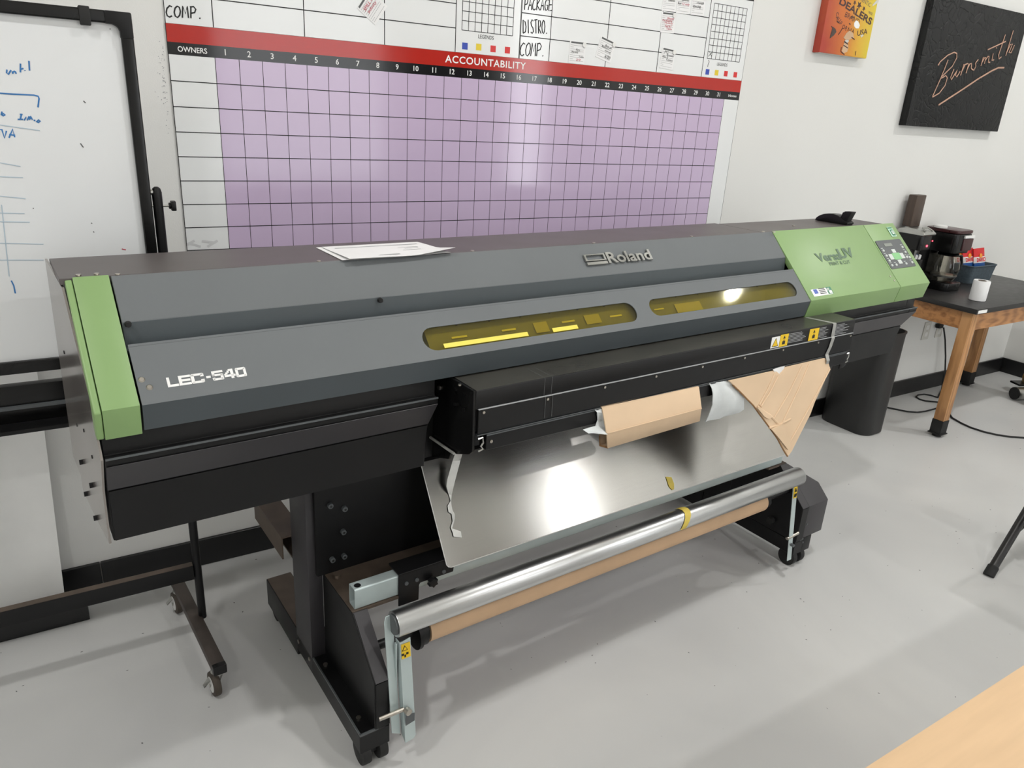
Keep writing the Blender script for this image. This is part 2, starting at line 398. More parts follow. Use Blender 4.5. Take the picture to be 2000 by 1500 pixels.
# a pen alphabet for hand lettering, unit boxes
PEN = {'C': [[(.95,.9),(.6,1),(.15,.75),(0,.4),(.15,.1),(.5,0),(.9,.12)]], 'O': [[(.5,1),(.15,.8),(0,.45),(.15,.1),(.5,0),(.85,.2),(1,.55),(.85,.9),(.5,1)]],
 'M': [[(0,0),(.12,1),(.5,.35),(.85,1),(1,0)]], 'P': [[(.1,0),(.15,1)],[(0,.95),(.6,1),(.95,.78),(.75,.5),(.15,.42)]], '.': [[(.2,.0),(.32,.05),(.26,.08)]],
 'A': [[(0,0),(.45,1),(1,0)],[(.15,.4),(.85,.42)]], 'K': [[(.05,0),(.1,1)],[(.9,1),(.1,.45),(1,0)]], 'G': [[(.9,.85),(.5,1),(.1,.7),(.05,.3),(.4,0),(.85,.1),(.9,.45),(.5,.45)]],
 'E': [[(1,1),(.1,.97),(.05,0),(1,.03)],[(.08,.5),(.85,.52)]], 'D': [[(.05,0),(.1,1),(.75,.85),(1,.5),(.8,.12),(.05,0)]], 'I': [[(.5,0),(.5,1)]],
 'S': [[(.9,.9),(.5,1),(.12,.8),(.3,.55),(.75,.42),(.9,.15),(.5,0),(.05,.1)]], 'T': [[(0,.95),(1,1)],[(.5,1),(.5,0)]], 'R': [[(.08,0),(.1,1),(.7,.95),(.85,.72),(.6,.5),(.12,.45),(.95,0)]]}
def pen(mb, s, O, right, up, r, gap=.25, n=(0, -1, 0)):
    """hand lettering in a box given by O and the right/up vectors"""
    O = Vector(O); right = Vector(right); up = Vector(up); L = len(s)
    for i, ch in enumerate(s):
        x0 = i/L; wd = (1-gap)/L
        for st in PEN.get(ch, []):
            j = random.uniform(-.03, .03)
            mb.tube([O + right*(x0+wd*a) + up*(b*(1+j)) for a, b in st], r, 5, (n, .25))

# ================================================================== the room
XR, XL, YF, HC = 5.43, -3.6, -5.2, 3.75
fl = struct(MB().box(XL, XR, YF, 0, -.1, 0).build('floor', 'floor_epoxy'))
random.seed(11); fk_ = MB()
for i_ in range(420):
    x_, y_ = random.uniform(-1.6, 4.6), random.uniform(-2.6, -.05); r_ = random.uniform(.0012, .0042); a_ = random.uniform(0, 3.14)
    c_, s_ = math.cos(a_)*r_, math.sin(a_)*r_; k_ = random.uniform(.25, .8)
    fk_.add([(x_+c_, y_+s_, .0004), (x_-s_*k_, y_+c_*k_, .0004), (x_-c_, y_-s_, .0004), (x_+s_*k_, y_-c_*k_, .0004)], [(0, 1, 2, 3)])
FLECKS = fk_
struct(MB().box(XL, XR, YF, 0, HC, HC+.1).build('ceiling', 'ceiling_paint'))
struct(MB().box(XL-.1, XR+.1, 0, .1, -.1, HC+.1).build('wall_back', 'wall_paint'))
struct(MB().box(XR, XR+.1, YF, 0, -.1, HC+.1).build('wall_right', 'wall_paint'))
struct(MB().box(XL-.1, XL, YF, 0, -.1, HC+.1).build('wall_left', 'wall_paint'))
struct(MB().box(XL-.1, XR+.1, YF-.1, YF, -.1, HC+.1).build('wall_front', 'wall_paint'))
seam = on_y((195, 1097), -.012).x
struct(MB().box(XL, seam-.0015, -.012, 0, .001, .105).box(seam+.0015, XR, -.012, 0, .001, .105).build('baseboard_back', 'baseboard_black', bevel=.0015, seg=1))
struct(MB().box(XR-.012, XR, YF, -.013, .001, .105).build('baseboard_right', 'baseboard_black', bevel=.0015, seg=1))
struct(MB().box(XL, XL+.012, YF, -.013, .001, .105).build('baseboard_left', 'baseboard_black'))
# rear wall behind the camera: two daylight windows and a dark door (they mirror in the glossy boards)
d = struct(MB().box(3.0, 3.95, YF, YF+.05, .001, 2.2).build('door_1', 'far_door', bevel=.004))
for k in range(3): MB().box(3.1, 3.85, YF+.05, YF+.062, .12+k*.7, .72+k*.7).build('panel', 'far_door', parent=d, org=(0, 0, 0), bevel=.004)
for i, (a, b, z0, z1, m_) in enumerate(((1.1, 2.75, .8, 2.6, 'daylight_soft'), (4.25, 4.72, .25, 3.3, 'daylight'))):
    wdw = struct(MB().box(a, b, YF, YF+.012, z0, z1).build('window_%d' % (i+1), m_))
    f = MB(); f.box(a-.05, a, YF, YF+.04, z0-.05, z1+.05).box(b, b+.05, YF, YF+.04, z0-.05, z1+.05).box(a, b, YF, YF+.04, z0-.05, z0).box(a, b, YF, YF+.04, z1, z1+.05)
    f.build('window_frame', 'far_door', parent=wdw, org=(0, 0, 0))

tag(FLECKS.build('dirt_flecks', 'ink_grey', parent=fl, org=(0, 0, 0)), kind='stuff')
# ceiling lights: round white high-bay lamps hanging under the ceiling
def ceiling_light(x, y, label):
    t = empty('ceiling_light', (x, y, HC), 0, label, 'ceiling light', 'round lamps of the ceiling')
    z = HC-.18
    MB().lathe([(.06, HC-.001), (.06, HC-.03), (.012, HC-.034), (.012, z+.08), (.05, z+.075), (.06, z+.06), (.10, z+.030), (.10, z+.001), (.09, z+.001)], (x, y, 0), 2, 32).build('housing', 'white_plastic', t)
    MB().lathe([(.01, z-.008), (.055, z-.006), (.085, z-.001), (.085, z), (.01, z)], (x, y, 0), 2, 32).build('diffuser', 'lamp_diffuser', t)
    ld = bpy.data.lights.new('lamp_glow', 'AREA'); ld.shape = 'DISK'; ld.size = .15; ld.energy = LAMP; ld.color = (1, .985, .965)
    lo = bpy.data.objects.new('lamp_glow', ld); COL.objects.link(lo); lo.parent = t; lo.location = (0, 0, z-.012-HC)
for x, y, n in ((4.7, -1.58, 'ceiling lamp nearest the right wall and the boards'), (1.4, -1.6, 'ceiling lamp above the front of the printer'), (-1.5, -1.6, 'ceiling lamp above the rolling whiteboard'),
                (4.78, -4.75, 'rear ceiling lamp by the right wall'), (1.4, -4.3, 'rear ceiling lamp in the middle of the room'), (-1.9, -4.3, 'rear ceiling lamp by the left wall')):
    ceiling_light(x, y, 'round white ' + n)

# ================================================================== the printer
PO = Vector((1.06, -.8, 0))
PR = empty('large_format_printer', PO, PY, 'long grey, black and green wide-format printer on a black stand', 'printer')
PR.location = W(*PO)
def pb(mb, name, m, parent=None, **k): return mb.build(name, m, PR, parent, **k)
T0 = Vector((0, -.837, 1.245)); E0 = Vector((0, -.702, -.712)); N0 = Vector((0, -.712, .702)); UP0 = -E0; SL = .282
def sl(u, s, off=0.): return Vector((u, 0, 0)) + T0 + E0*s + N0*off
def slpx(px, off=0.):
    P = pplane(px, T0 + N0*off, N0); return P.x, (P - T0).dot(E0)
UX = Vector((1, 0, 0))

# --- body
body_prof = [(-.63, 1.232), (-.59, .99), (-.565, .84), (-.56, .75), (-.63, .74), (-.94, .735)]
lower_f = [(-.962, .737), (-.968, .80), (-.978, .858), (-1.024, .930), (-1.026, .9445), (-1.009, .946), (-1.007, 1.04)]
mid_f = [(-.93, .74), (-.93, 1.04)]
def lower(u0, u1, front): return MB().prism(body_prof + front + [(-.88, 1.10), (-.84, 1.232)], u0, u1)
pb(lower(-.385, .318, lower_f), 'chassis', 'black_metal', bevel=.0015, seg=1)
pb(MB().prism(body_prof + [(-.93, .74), (-.93, .99), (-.84, 1.06), (-.84, 1.232)], .3181, 1.8999), 'chassis_middle', 'black_metal')
pb(lower(1.90, 2.44, lower_f), 'chassis_end', 'black_metal', bevel=.0015, seg=1)
pb(MB().prism([(-.90, .745), (-.94, .737)] + lower_f + [(-.90, 1.04)], 2.4401, 2.498), 'chassis_corner', 'black_metal', bevel=.0015, seg=1)
for u0, u1 in ((-.384, .317), (1.901, 2.497)):      # canted band, floor reflection painted in as lighter grey, and the thin ledge lip
    pb(MB().plate([(u0, -1.025, .929), (u1, -1.025, .929), (u1, -.9795, .860), (u0, -.9795, .860)], (0, -.0008, -.0006)), 'canted_band', 'dark_panel')
    pb(MB().box(u0, u1, -1.0275, -1.0245, .943, .9465), 'ledge_lip', 'panel_grey')
    pb(MB().prism([(-.9625, .738), (-.9685, .80), (-.9785, .856), (-.980, .856), (-.9705, .80), (-.9645, .738)], u0+.002, u1-.002), 'lower_panel', 'black_metal')
# left end plate, glossy grey metal
def uend(v): return -.387 - .0405*(v+1.02)
sp = [(-.622, 1.244), (-.574, .997), (-.545, .84), (-.525, .74), (-.625, .736), (-.616, .69), (-.69, .698), (-.79, .708), (-.96, .732), (-.966, .794), (-.979, .86), (-1.025, .945), (-1.007, .989), (-1.02, 1.03), (-.84, 1.23)]
side = pb(MB().plate([(uend(v), v, z) for v, z in sp], (-.004, 0, 0)), 'side_plate', 'side_grey')
for px in ((162, 902), (182, 947), (171, 964), (190, 1011)):
    P = pplane(px, (-.391, -1.02, .9), (1, .0405, 0))
    pb(MB().cyl((uend(P.y)-.004, P.y, P.z), (uend(P.y)-.011, P.y, P.z), .006, n=8), 'bolt', 'black_metal', side)
for v, z in ((-.70, 1.06), (-.72, .90), (-.83, .93), (-.90, .90)):
    pb(MB().cyl((uend(v)-.003, v, z), (uend(v)-.0052, v, z), .004, n=8), 'screw', 'black_metal', side)

# --- top panels
pb(MB().prism([(-.630, 1.233), (-.835, 1.233), (-.835, 1.2455), (-.630, 1.2455)], -.40, 1.683), 'top_panel', 'top_brown', bevel=.001, seg=1)
pb(MB().prism([(-.645, 1.233), (-.835, 1.233), (-.835, 1.2455), (-.645, 1.2455)], 1.6845, 2.46), 'top_panel', 'top_brown', bevel=.001, seg=1)
# --- upper hood: sloped face, then an upright step
pb(MB().prism([(-.836, 1.2455), (-.908, 1.1705), (-.912, 1.125), (-.905, 1.125), (-.902, 1.165), (-.832, 1.238)], -.313, 1.741), 'upper_hood', 'hood_grey', bevel=.001, seg=1)
pb(MB().prism([(-.9082, 1.1685), (-.9125, 1.122), (-.9133, 1.122), (-.909, 1.1685)], -.312, 1.740), 'hood_step', 'hood_dark')
pb(MB().box(-.313, 1.741, -.944, -.90, 1.10, 1.122), 'hood_gutter', 'hood_dark')
for px in ((250, 633), (742, 586)):
    P = pv(px, -.912); pb(MB().cyl((P.x, -.912, P.z), (P.x, -.920, P.z), .0065, .005, n=10), 'bumper', 'rubber')
for u in (-.30, .11, .52, .93, 1.34, 1.70):
    pb(MB().cyl((u, -.831, 1.2455), (u, -.831, 1.2475), .005, n=10), 'screw', 'screw')

# --- lid with two amber windows
w1 = [slpx(p) for p in ((822.3, 656), (1244, 612.5), (1000, 619.5), (1000, 663.5))]
w2 = [slpx(p) for p in ((1265.4, 594), (1557.7, 571), (1400, 568.3), (1400, 601))]
S0 = .1565
def win(wn): return stadium(wn[0][0], wn[1][0], wn[2][1], wn[3][1])
vs_, fs_ = holed([(-.3125, S0), (1.7405, S0), (1.7405, SL), (-.3125, SL)], [win(w1), win(w2)], .003)
lidm = MB().add([sl(v.x, v.y, v.z-.0005) for v in vs_], fs_)
lid = pb(lidm, 'lid', 'hood_grey')
pb(MB().prism([(-1.0355, 1.0445), (-1.023, .990), (-1.019, .990), (-1.031, 1.0445)], -.3125, 1.7405), 'lid_front', 'hood_dark', lid)
pb(MB().prism([(-.9445, 1.1335), (-.9470, 1.1365), (-.9500, 1.1325), (-.9480, 1.1295)], -.3125, 1.7405), 'lid_edge', 'hood_grey', lid)
for wn in (w1, w2):
    L = win(wn); pane = MB().plate([sl(x, y, -.0035) for x, y in L], N0*.002)
    po = plabel(pb(pane, 'window_pane', 'amber_pane', lid), 'amber see-through window pane')
# yellow strips stuck on the panes, and what shows inside
def srect(px0, px1, ht, m, name, off=.0, par=None):
    (a, s0), (b, s1) = slpx(px0, off), slpx(px1, off)
    s = (s0+s1)/2
    return pb(MB().plate([sl(a, s, off), sl(b, s, off), sl(b, s-ht, off), sl(a, s-ht, off)], N0*.0006), name, m, par)
srect((868.5, 679.5), (1033, 656.5), .0115, 'strip_yellow', 'yellow_strip', .0, lid)
srect((1081, 648.5), (1130, 642), .0115, 'strip_yellow', 'yellow_strip', .0, lid)
inner = pb(MB().prism([(-.930, 1.128), (-1.022, 1.031), (-.99, 1.0), (-.90, 1.10)], .31, 1.735), 'platen', 'label_olive')
for (x0, y0, x1, y1, h, m) in ((883, 662, 913, 658, .005, 'strip_yellow'), (981, 648, 1008, 644, .005, 'strip_yellow'), (1098, 631, 1123, 628, .005, 'strip_yellow'), (1048, 650, 1075, 648, .03, 'mark_olive'),
                     (1147, 634, 1176, 630, .028, 'mark_olive'), (1192, 620, 1215, 617, .005, 'strip_yellow'), (1278, 606, 1297, 604, .004, 'strip_yellow'), (1324, 611, 1374, 605, .03, 'mark_olive')):
    srect((x0, y0), (x1, y1), h, m, 'inner_marking', -.0150, inner)
for k in range(14):
    u = .40 + k*.095; P = sl(u, .192, -.0165); pb(MB().cyl(P, P+N0*.004, .003, n=8), 'inner_screw', 'black_metal', inner)
lm = MB(); lo_ = slpx((328.5, 757.5)); lw_ = slpx((482, 732))[0]-lo_[0]; LO = sl(*lo_, .0012)
BLOCK = {'L': [(0, .25, 0, 1), (.25, 1, 0, .24)], 'E': [(0, .25, 0, 1), (.25, 1, 0, .22), (.25, .96, .39, .61), (.25, 1, .78, 1)], 'C': [(.0, .25, .06, .94), (.06, .94, 0, .23), (.06, .94, .77, 1), (.74, 1, .06, .36), (.74, 1, .64, .94)],
         '-': [(.1, .9, .36, .58)], '5': [(0, 1, .78, 1), (0, .24, .45, .78), (0, .95, .45, .65), (.74, 1, .06, .60), (.05, .94, 0, .22), (0, .24, .06, .30)], '4': [(.58, .84, 0, 1), (0, 1, .2, .42), (.42, .6, .80, 1), (.28, .46, .62, .86), (.12, .32, .46, .68), (0, .18, .36, .54)], '0': [(0, .25, .06, .94), (.75, 1, .06, .94), (.06, .94, 0, .23), (.06, .94, .77, 1)]}
xs_ = [(0, .135), (.142, .29), (.293, .455), (.475, .545), (.557, .700), (.712, .855), (.862, 1.0)]
for ch_, (x0, x1) in zip('LEC-540', xs_):
    for (p0, p1, q0, q1) in BLOCK[ch_]:
        A_ = LO + UX*(lw_*(x0+(x1-x0)*p0)) + UP0*(.0205*q0); dx_ = UX*(lw_*(x1-x0)*(p1-p0)); dy_ = UP0*(.0205*(q1-q0))
        lm.plate([A_, A_+dx_, A_+dx_+dy_, A_+dy_], N0*.0006)
plabel(pb(lm, 'model_lettering', 'letter_white', lid), 'white model lettering')
for px in ((276.5, 742), (292, 757)):
    a, s = slpx(px); pb(MB().lathe([(.0065, 0), (.006, .0015), (.003, .0025)], (0, 0, 0), n=12).__class__().cyl(sl(a, s, .001), sl(a, s, .0035), .0062, .004, n=12), 'screw', 'screw', lid)
# raised maker's emblem
lg = MB(); a0, s0 = slpx((1146.5, 520)); a1, s1 = slpx((1273, 508))
wd = a1-a0; hh = .036
O = sl(a0, s0, .001)
def em(x0, x1, y0, y1): 
    q = [O + UX*(x0*wd) + UP0*(y0*hh), O + UX*(x1*wd) + UP0*(y0*hh), O + UX*(x1*wd) + UP0*(y1*hh), O + UX*(x0*wd) + UP0*(y1*hh)]
    lg.plate(q, N0*.005)
em(0, .30, 0, .24); em(0, .30, .34, .43); em(0, .30, .86, .95); em(0, .025, .43, .86); em(.275, .30, .43, .86)
text(lg, 'Roland', O + UX*(.315*wd), UX, UP0, w=.685*wd, h=1.02*hh, bold=.022, ext=.0025)
plabel(pb(lg, 'maker_emblem', 'steel'), 'raised chrome emblem and lettering')
# --- green covers
def gprof(): return [(-.8355, 1.2475), (-1.0375, 1.0465), (-1.0245, .984), (-1.012, .984), (-1.02, 1.035), (-.832, 1.229)]
gl = pb(MB().prism(gprof(), -.3785, -.3165), 'left_cover', 'green', bevel=.0012, seg=2)
plabel(gl, 'pale green end cover')
pb(MB().plate([(-.3795, v, z) for v, z in [(-.8365, 1.2435), (-1.0365, 1.0425), (-1.0225, .985), (-1.00, .985), (-.96, 1.05), (-.80, 1.20)]], (-.0125, 0, 0)), 'cover_flange', 'green', gl, bevel=.0035, seg=3)
fm = MB(); fm.prism([(-1.0385, 1.0445), (-1.0258, .9845), (-1.0252, .9845), (-1.0378, 1.0445)], -.378, -.317)
pb(MB().cyl((-.392, -.865, 1.165), (-.3935, -.865, 1.165), .009, n=12), 'cover_hole', 'green_dark', gl)
for u in (-.367, -.336):
    pb(MB().cyl((u, -.828, 1.247), (u, -.828, 1.2505), .005, n=10), 'screw', 'screw', gl)
gr = pb(MB().prism(gprof(), 1.742, 2.3055), 'right_cover', 'green', bevel=.0012, seg=2); plabel(gr, 'pale green cover with lettering')
ge = pb(MB().prism(gprof(), 2.3085, 2.522), 'control_cover', 'green', bevel=.0012, seg=2); plabel(ge, 'pale green cover carrying the control panel')
pb(MB().prism([(-.84, 1.22), (-1.01, 1.04), (-.995, .99), (-.9, 1.05), (-.83, 1.15)], 2.500, 2.519), 'cover_inner', 'green_dark', ge)
G = .0027
def at(px, off=G): a, s = slpx(px, off); return sl(a, s, off)
tm = MB(); L0 = at((1599, 512)); R0 = at((1671, 502)); wv = R0.x-L0.x
text(tm, 'Versa', L0, UX, UP0, w=wv*.63, h=.036, bold=.03); text(tm, 'UV', L0+UX*(wv*.60)+UP0*.004, UX, UP0, w=wv*.40, h=.043, bold=.04)
B0 = at((1622, 519)); text(tm, 'PRINT & CUT', B0, UX, UP0, w=at((1661, 513)).x-B0.x, h=.0145, bold=.015)
pb(tm, 'cover_lettering', 'versa_ink', gr)
def quad(name, m, px4, par, t=.0008, off=G):
    return pb(MB().plate([at(p, off) for p in px4], N0*t), name, m, par)
C1 = lambda x, y: (1480+x/5.556, 420+y/5.556)
def qrect(name, m, x0, y0, x1, y1, par, t=.0008, off=G):
    """rectangle square to the slope from two opposite corners seen in the crop"""
    a = at(C1(x0, y0), off); b = at(C1(x1, y1), off); sa = (a-T0).dot(E0); sb = (b-T0).dot(E0)
    return pb(MB().plate([sl(a.x, sb, off), sl(b.x, sb, off), sl(b.x, sa, off), sl(a.x, sa, off)], N0*t), name, m, par)
st = qrect('sticker', 'white', 572, 812, 818, 856, gr)
qrect('sticker_mark', 'sticker_blue', 596, 812, 660, 852, st, .0012); qrect('sticker_frame', 'sticker_green', 730, 785, 822, 850, st, .0012)
qrect('sticker_letters', 'white', 765, 820, 812, 846, st, .0016)
tx = MB(); text(tx, 'UV', at(C1(748, 822)), UX, UP0, h=.010, bold=.03, lift=.0018); pb(tx, 'sticker_text', 'white', st)
tx = MB()
for k in range(4): O = at(C1(655+k*9, 808+k*17)); tx.plate([O, O+UX*.035, O+UX*.035+UP0*.003, O+UP0*.003], N0*.0014)
pb(tx, 'sticker_text', 'ink_grey', st)
st = qrect('sticker', 'sticker_mint', 1395, 132, 1510, 232, ge)
qrect('sticker_mark', 'sticker_green', 1402, 137, 1455, 148, st, .0012); qrect('sticker_mark', 'sticker_green', 1425, 160, 1498, 222, st, .0012); qrect('sticker_mark', 'white', 1443, 172, 1482, 205, st, .0016); qrect('sticker_mark', 'sticker_green', 1453, 180, 1471, 198, st, .002)
# control panel
cA = at((1708.6, 471)); cB = at((1758, 466.8)); cC = at((1787.8, 520)); cD = at((1741, 526))
sT = ((cA-T0).dot(E0)+(cB-T0).dot(E0))/2; sB = ((cC-T0).dot(E0)+(cD-T0).dot(E0))/2
uL = (cA.x+cD.x)/2; uR = (cB.x+cC.x)/2
cp = pb(MB().plate([sl(x, y, G-.0003) for x, y in rrect(uL, uR, sT, sB, .006)], N0*.0018), 'control_panel', 'panel_grey', ge); plabel(cp, 'dark grey control panel with keys')
def cq(name, m, a0, b0, a1, b1, t=.0012, par=cp):
    A = lambda x: uL+(uR-uL)*x; B = lambda y: sT+(sB-sT)*y
    return pb(MB().plate([sl(A(x), B(y), G+.0014) for x, y in ((a0, b1), (a1, b1), (a1, b0), (a0, b0))], N0*t), name, m, par)
cq('display', 'lcd', .25, .12, .55, .23)
cq('arrow_key', 'key_pale', .40, .34, .54, .47); cq('arrow_key', 'key_pale', .40, .72, .54, .86); cq('arrow_key', 'key_pale', .18, .50, .38, .69); cq('arrow_key', 'key_pale', .56, .50, .76, .69)
cq('center_key', 'key_green', .32, .48, .62, .71, .0018)
for x, y in ((.09, .36), (.09, .54), (.09, .72), (.09, .88), (.26, .88), (.66, .88), (.90, .30), (.90, .48), (.84, .66), (.94, .68), (.92, .86)):
    A = uL+(uR-uL)*x; B = sT+(sB-sT)*y; P = sl(A, B, G+.0012)
    pb(MB().cyl(P, P+N0*.003, .006, .0045, n=12), 'round_key', 'key_pale', cp)
    q = sl(A-.007, B-.010, G+.0014); pb(MB().plate([q, q+UX*.013, q+UX*.013+UP0*.002, q+UP0*.002], N0*.0006), 'key_caption', 'key_pale', cp)
for px in ((1738.5, 540), (1746.5, 548.5)):
    P = at(px); pb(MB().cyl(P, P+N0*.0015, .004, n=10), 'screw', 'screw', gr)
for px in ((1550, 441.5), (1511, 454)):
    P = pz(px, 1.2455); pb(MB().cyl((P.x, P.y, 1.2455), (P.x, P.y, 1.2485), .006, n=10), 'screw', 'screw')

# --- front rail box
VB = -1.117
bx = pb(MB().prism([(-1.0, .880), (-1.112, .880), (-1.112, .937), (VB, .939), (VB, .983), (-1.115, .985), (-.99, .985)], .365, 1.90), 'rail_box', 'black_metal', bevel=.0008, seg=1)
pb(MB().box(.372, 1.898, -1.1205, -1.111, .876, .9375), 'rail_front', 'black_metal', bx, bevel=.001, seg=1)
pb(MB().box(.372, 1.898, -1.1213, -1.112, .9372, .9383), 'rail_lip', 'print_grey', bx)
pb(MB().box(.372, 1.885, -1.1195, -1.08, .8705, .873), 'rail_lip', 'panel_grey', bx)
pl_ = [(-.93, .985), (-1.117, .985), (-1.121, .834), (-1.108, .822), (-1.022, .786), (-1.014, .768), (-.93, .738)]
sp_ = pb(MB().plate([(.358, v, z) for v, z in pl_], (.006, 0, 0)), 'rail_end_plate', 'black_metal_gloss', bevel=.0008, seg=1)
for px in ((891, 760), (908, 770), (890, 789.5), (907, 800)):
    P = pu(px, .358); pb(MB().cyl((.358, P.y, P.z), (.353, P.y, P.z), .0045, n=8), 'bolt', 'black_metal', sp_)
P = pu((859, 757), .358); pb(MB().cyl((.358, P.y, P.z), (.354, P.y, P.z), .006, n=8), 'bolt', 'screw', sp_)
pb(MB().tube([pu((829, 846), .352), pu((852, 862), .352), pu((887, 886), .352)], .0035, 8), 'plate_trim', 'tape_grey', sp_)
rl = pb(MB().box(.40, 1.885, -1.116, -1.085, .826, .866), 'lower_rail', 'black_metal', bevel=.0015, seg=1)
pb(MB().box(.40, 1.885, -1.1175, -1.114, .8645, .868), 'rail_lip', 'panel_grey', rl)
for u in (.375, 1.889):
    k = MB(); k.tube([(u, -1.118, .862), (u+.012, -1.119, .864), (u+.014, -1.119, .85), (u+.008, -1.119, .842), (u+.014, -1.119, .834), (u+.002, -1.118, .83)], .0025, 6)
    pb(k, 'rail_clip', 'steel', rl)
pb(MB().cyl((.413, -1.116, .848), (.413, -1.119, .848), .0042, n=10), 'screw', 'screw', rl)
for k in range(9):
    u = .385 + k*.187; pb(MB().cyl((u, -1.1205, .930), (u, -1.1235, .930), .0036, n=8), 'screw', 'screw', bx)
P = pz((898, 753), .985); pb(MB().cyl((P.x, P.y, .985), (P.x, P.y, .9885), .004, n=8), 'screw', 'screw', bx)
pb(MB().plate([(1.895, -1.1, .868), (1.935, -1.1, .868), (1.935, -1.1, .81), (1.915, -1.1, .80), (1.895, -1.1, .80)], (0, .004, 0)), 'rail_bracket', 'black_metal', bevel=.001)
pb(MB().box(.366, 1.899, -1.1155, -.992, .9851, .9858), 'rail_top', 'rail_top', bx)
# warning labels on the rail front
def lab(px0, px1, m, name, par=bx, v=VB-.0002):
    a = pv(px0, v); b = pv(px1, v); z0, z1 = sorted((a.z, b.z)); return pb(MB().box(a.x, b.x, v-.0006, v, max(z0, .941), min(z1, .981)), name, m, par)
C2 = lambda x, y: (1480+x/8.333, 620+y/8.333)
def labz(x0, x1, z0, z1, m, name, par=bx, t=.0008):
    a = pv(C2(*x0), VB).x; b = pv(C2(*x1), VB).x; return pb(MB().box(a, b, VB-t, VB, z0, z1), name, m, par)
tri = labz((220, 400), (350, 390), .9415, .977, 'white', 'warning_label')
a, b = pv(C2(235, 400), VB).x, pv(C2(335, 395), VB).x
pb(MB().plate([(a, VB-.0012, .945), (b, VB-.0012, .945), ((a+b)/2, VB-.0012, .974)], (0, .0003, 0)), 'triangle', 'ink_black', tri)
pb(MB().plate([(a+.003, VB-.0015, .947), (b-.003, VB-.0015, .947), ((a+b)/2, VB-.0015, .970)], (0, .0003, 0)), 'triangle', 'label_yellow', tri)
for (x0, x1) in (((360, 370), (488, 360)), ((835, 280), (985, 260))):
    y = labz(x0, x1, .9405, .980, 'label_yellow', 'warning_label'); a, b = pv(C2(*x0), VB).x, pv(C2(*x1), VB).x; c = (a+b)/2
    pb(MB().plate([(c-.006, VB-.0011, .966), (c+.006, VB-.0011, .966), (c, VB-.0011, .976)], (0, .0003, 0)), 'triangle', 'ink_black', y)
    pb(MB().box(c-.007, c+.007, VB-.0011, VB-.0008, .947, .958).box(c-.002, c+.002, VB-.0011, VB-.0008, .958, .963), 'pictogram', 'ink_black', y)
lt = MB()
for x0, x1, n in (((505, 300), (790, 290), 7), ((1000, 230), (1140, 230), 8), ((1240, 200), (1480, 180), 8)):
    a, b = pv(C2(*x0), VB).x, pv(C2(*x1), VB).x
    for k in range(n): z = .978-k*.0048; lt.box(a, a+(b-a)*random.uniform(.6, 1), VB-.0006, VB, z-.0013, z)
pb(lt, 'warning_text', 'print_grey', bx)
# dark scuffed tape bands on the box
def band(px, wd, m, name):
    u = pv(px, VB).x; k = MB()
    k.sheet([[(u, -1.03, .9856), (u, -1.1155, .9858), (u, -1.1176, .983), (u, -1.1176, .9395), (u+.002, -1.1225, .936), (u+.004, -1.1215, .88)],
             [(u+wd, -1.03, .9856), (u+wd, -1.1155, .9858), (u+wd, -1.1176, .983), (u+wd, -1.1176, .9395), (u+wd+.002, -1.1225, .936), (u+wd+.004, -1.1215, .88)]], (0, -.0002, .0002))
    return pb(k, name, m)
for px_ in ((1062, 768), (1076, 766)): band(px_, .0012, 'ink_grey', 'tape_residue')
# --- brushed front guide and the square tube below it
gd = MB(); n = 1
UD0, UD1 = .373, 1.862
dt = Vector((0, -1.0, .4335)); dm = Vector((0, -.850, .6645)); dd = (dm-dt); 
top = dt + dd*1.35
def dpt(u, k): return Vector((u, 0, 0)) + dt + dd*k
gd.plate([dpt(UD0+.012, 0), dpt(UD0+.004, .012), dpt(UD0, .035), dpt(UD0, 1.35), dpt(UD1, 1.35), dpt(UD1, .035), dpt(UD1-.006, 0)], Vector((0, .0025, .0017)))
fgd = plabel(pb(gd, 'front_guide', 'brushed'), 'brushed metal media guide')
pb(MB().tube([dpt(UD0, 1.2), dpt(UD0, .035), dpt(UD0+.004, .012), dpt(UD0+.012, 0), dpt(UD1-.006, 0)], .0013, 6), 'guide_edge_glint', 'white_plastic', fgd)  # white bead paints the bright highlight along the guide's rim
tu = MB(); vs_, fs_ = holed(rrect(-.981, -.945, .386, .446, .005), [rrect(-.978, -.948, .389, .443, .004)], 1.0)
tu.add([(.117 + (v.z+.5)*(1.85-.117), v.x, v.y) for v in vs_], fs_)
sq = pb(tu, 'support_tube', 'zinc'); plabel(sq, 'pale zinc square tube')
P = pz((698, 1143.5), .446); pb(MB().cyl((P.x, P.y, .446), (P.x, P.y, .4465), .009, n=14), 'tube_hole', 'black_metal', sq)
br = MB(); br.plate([(.236, -.986, .354), (.295, -.986, .354), (.296, -.986, .400), (.300, -.986, .406), (.400, -.986, .406), (.405, -.986, .452), (.236, -.986, .452)], (0, .004, 0)); br.box(.236, .42, -.986, -.925, .448, .453)
sv = pb(br, 'tube_sleeve', 'black_metal', bevel=.001, seg=1)
for px in ((793.5, 1139), (814, 1132), (866.5, 1116)):
    P = pv(px, -.986); pb(MB().cyl((P.x, -.986, P.z), (P.x, -.9895, P.z), .0055, n=10), 'bolt', 'panel_grey', sv)
P = pv((840, 1131), -.986); kn = MB(); star = [((.015 if k % 2 else .0105)*math.cos(math.pi*k/6), (.015 if k % 2 else .0105)*math.sin(math.pi*k/6)) for k in range(12)]
kn.prism([(P.x+a, P.z+b) for a, b in star], -1.008, -.992, 1); kn.cyl((P.x, -.986, P.z), (P.x, -.993, P.z), .006)
pb(kn, 'knob', 'black_metal', sv, bevel=.0015)

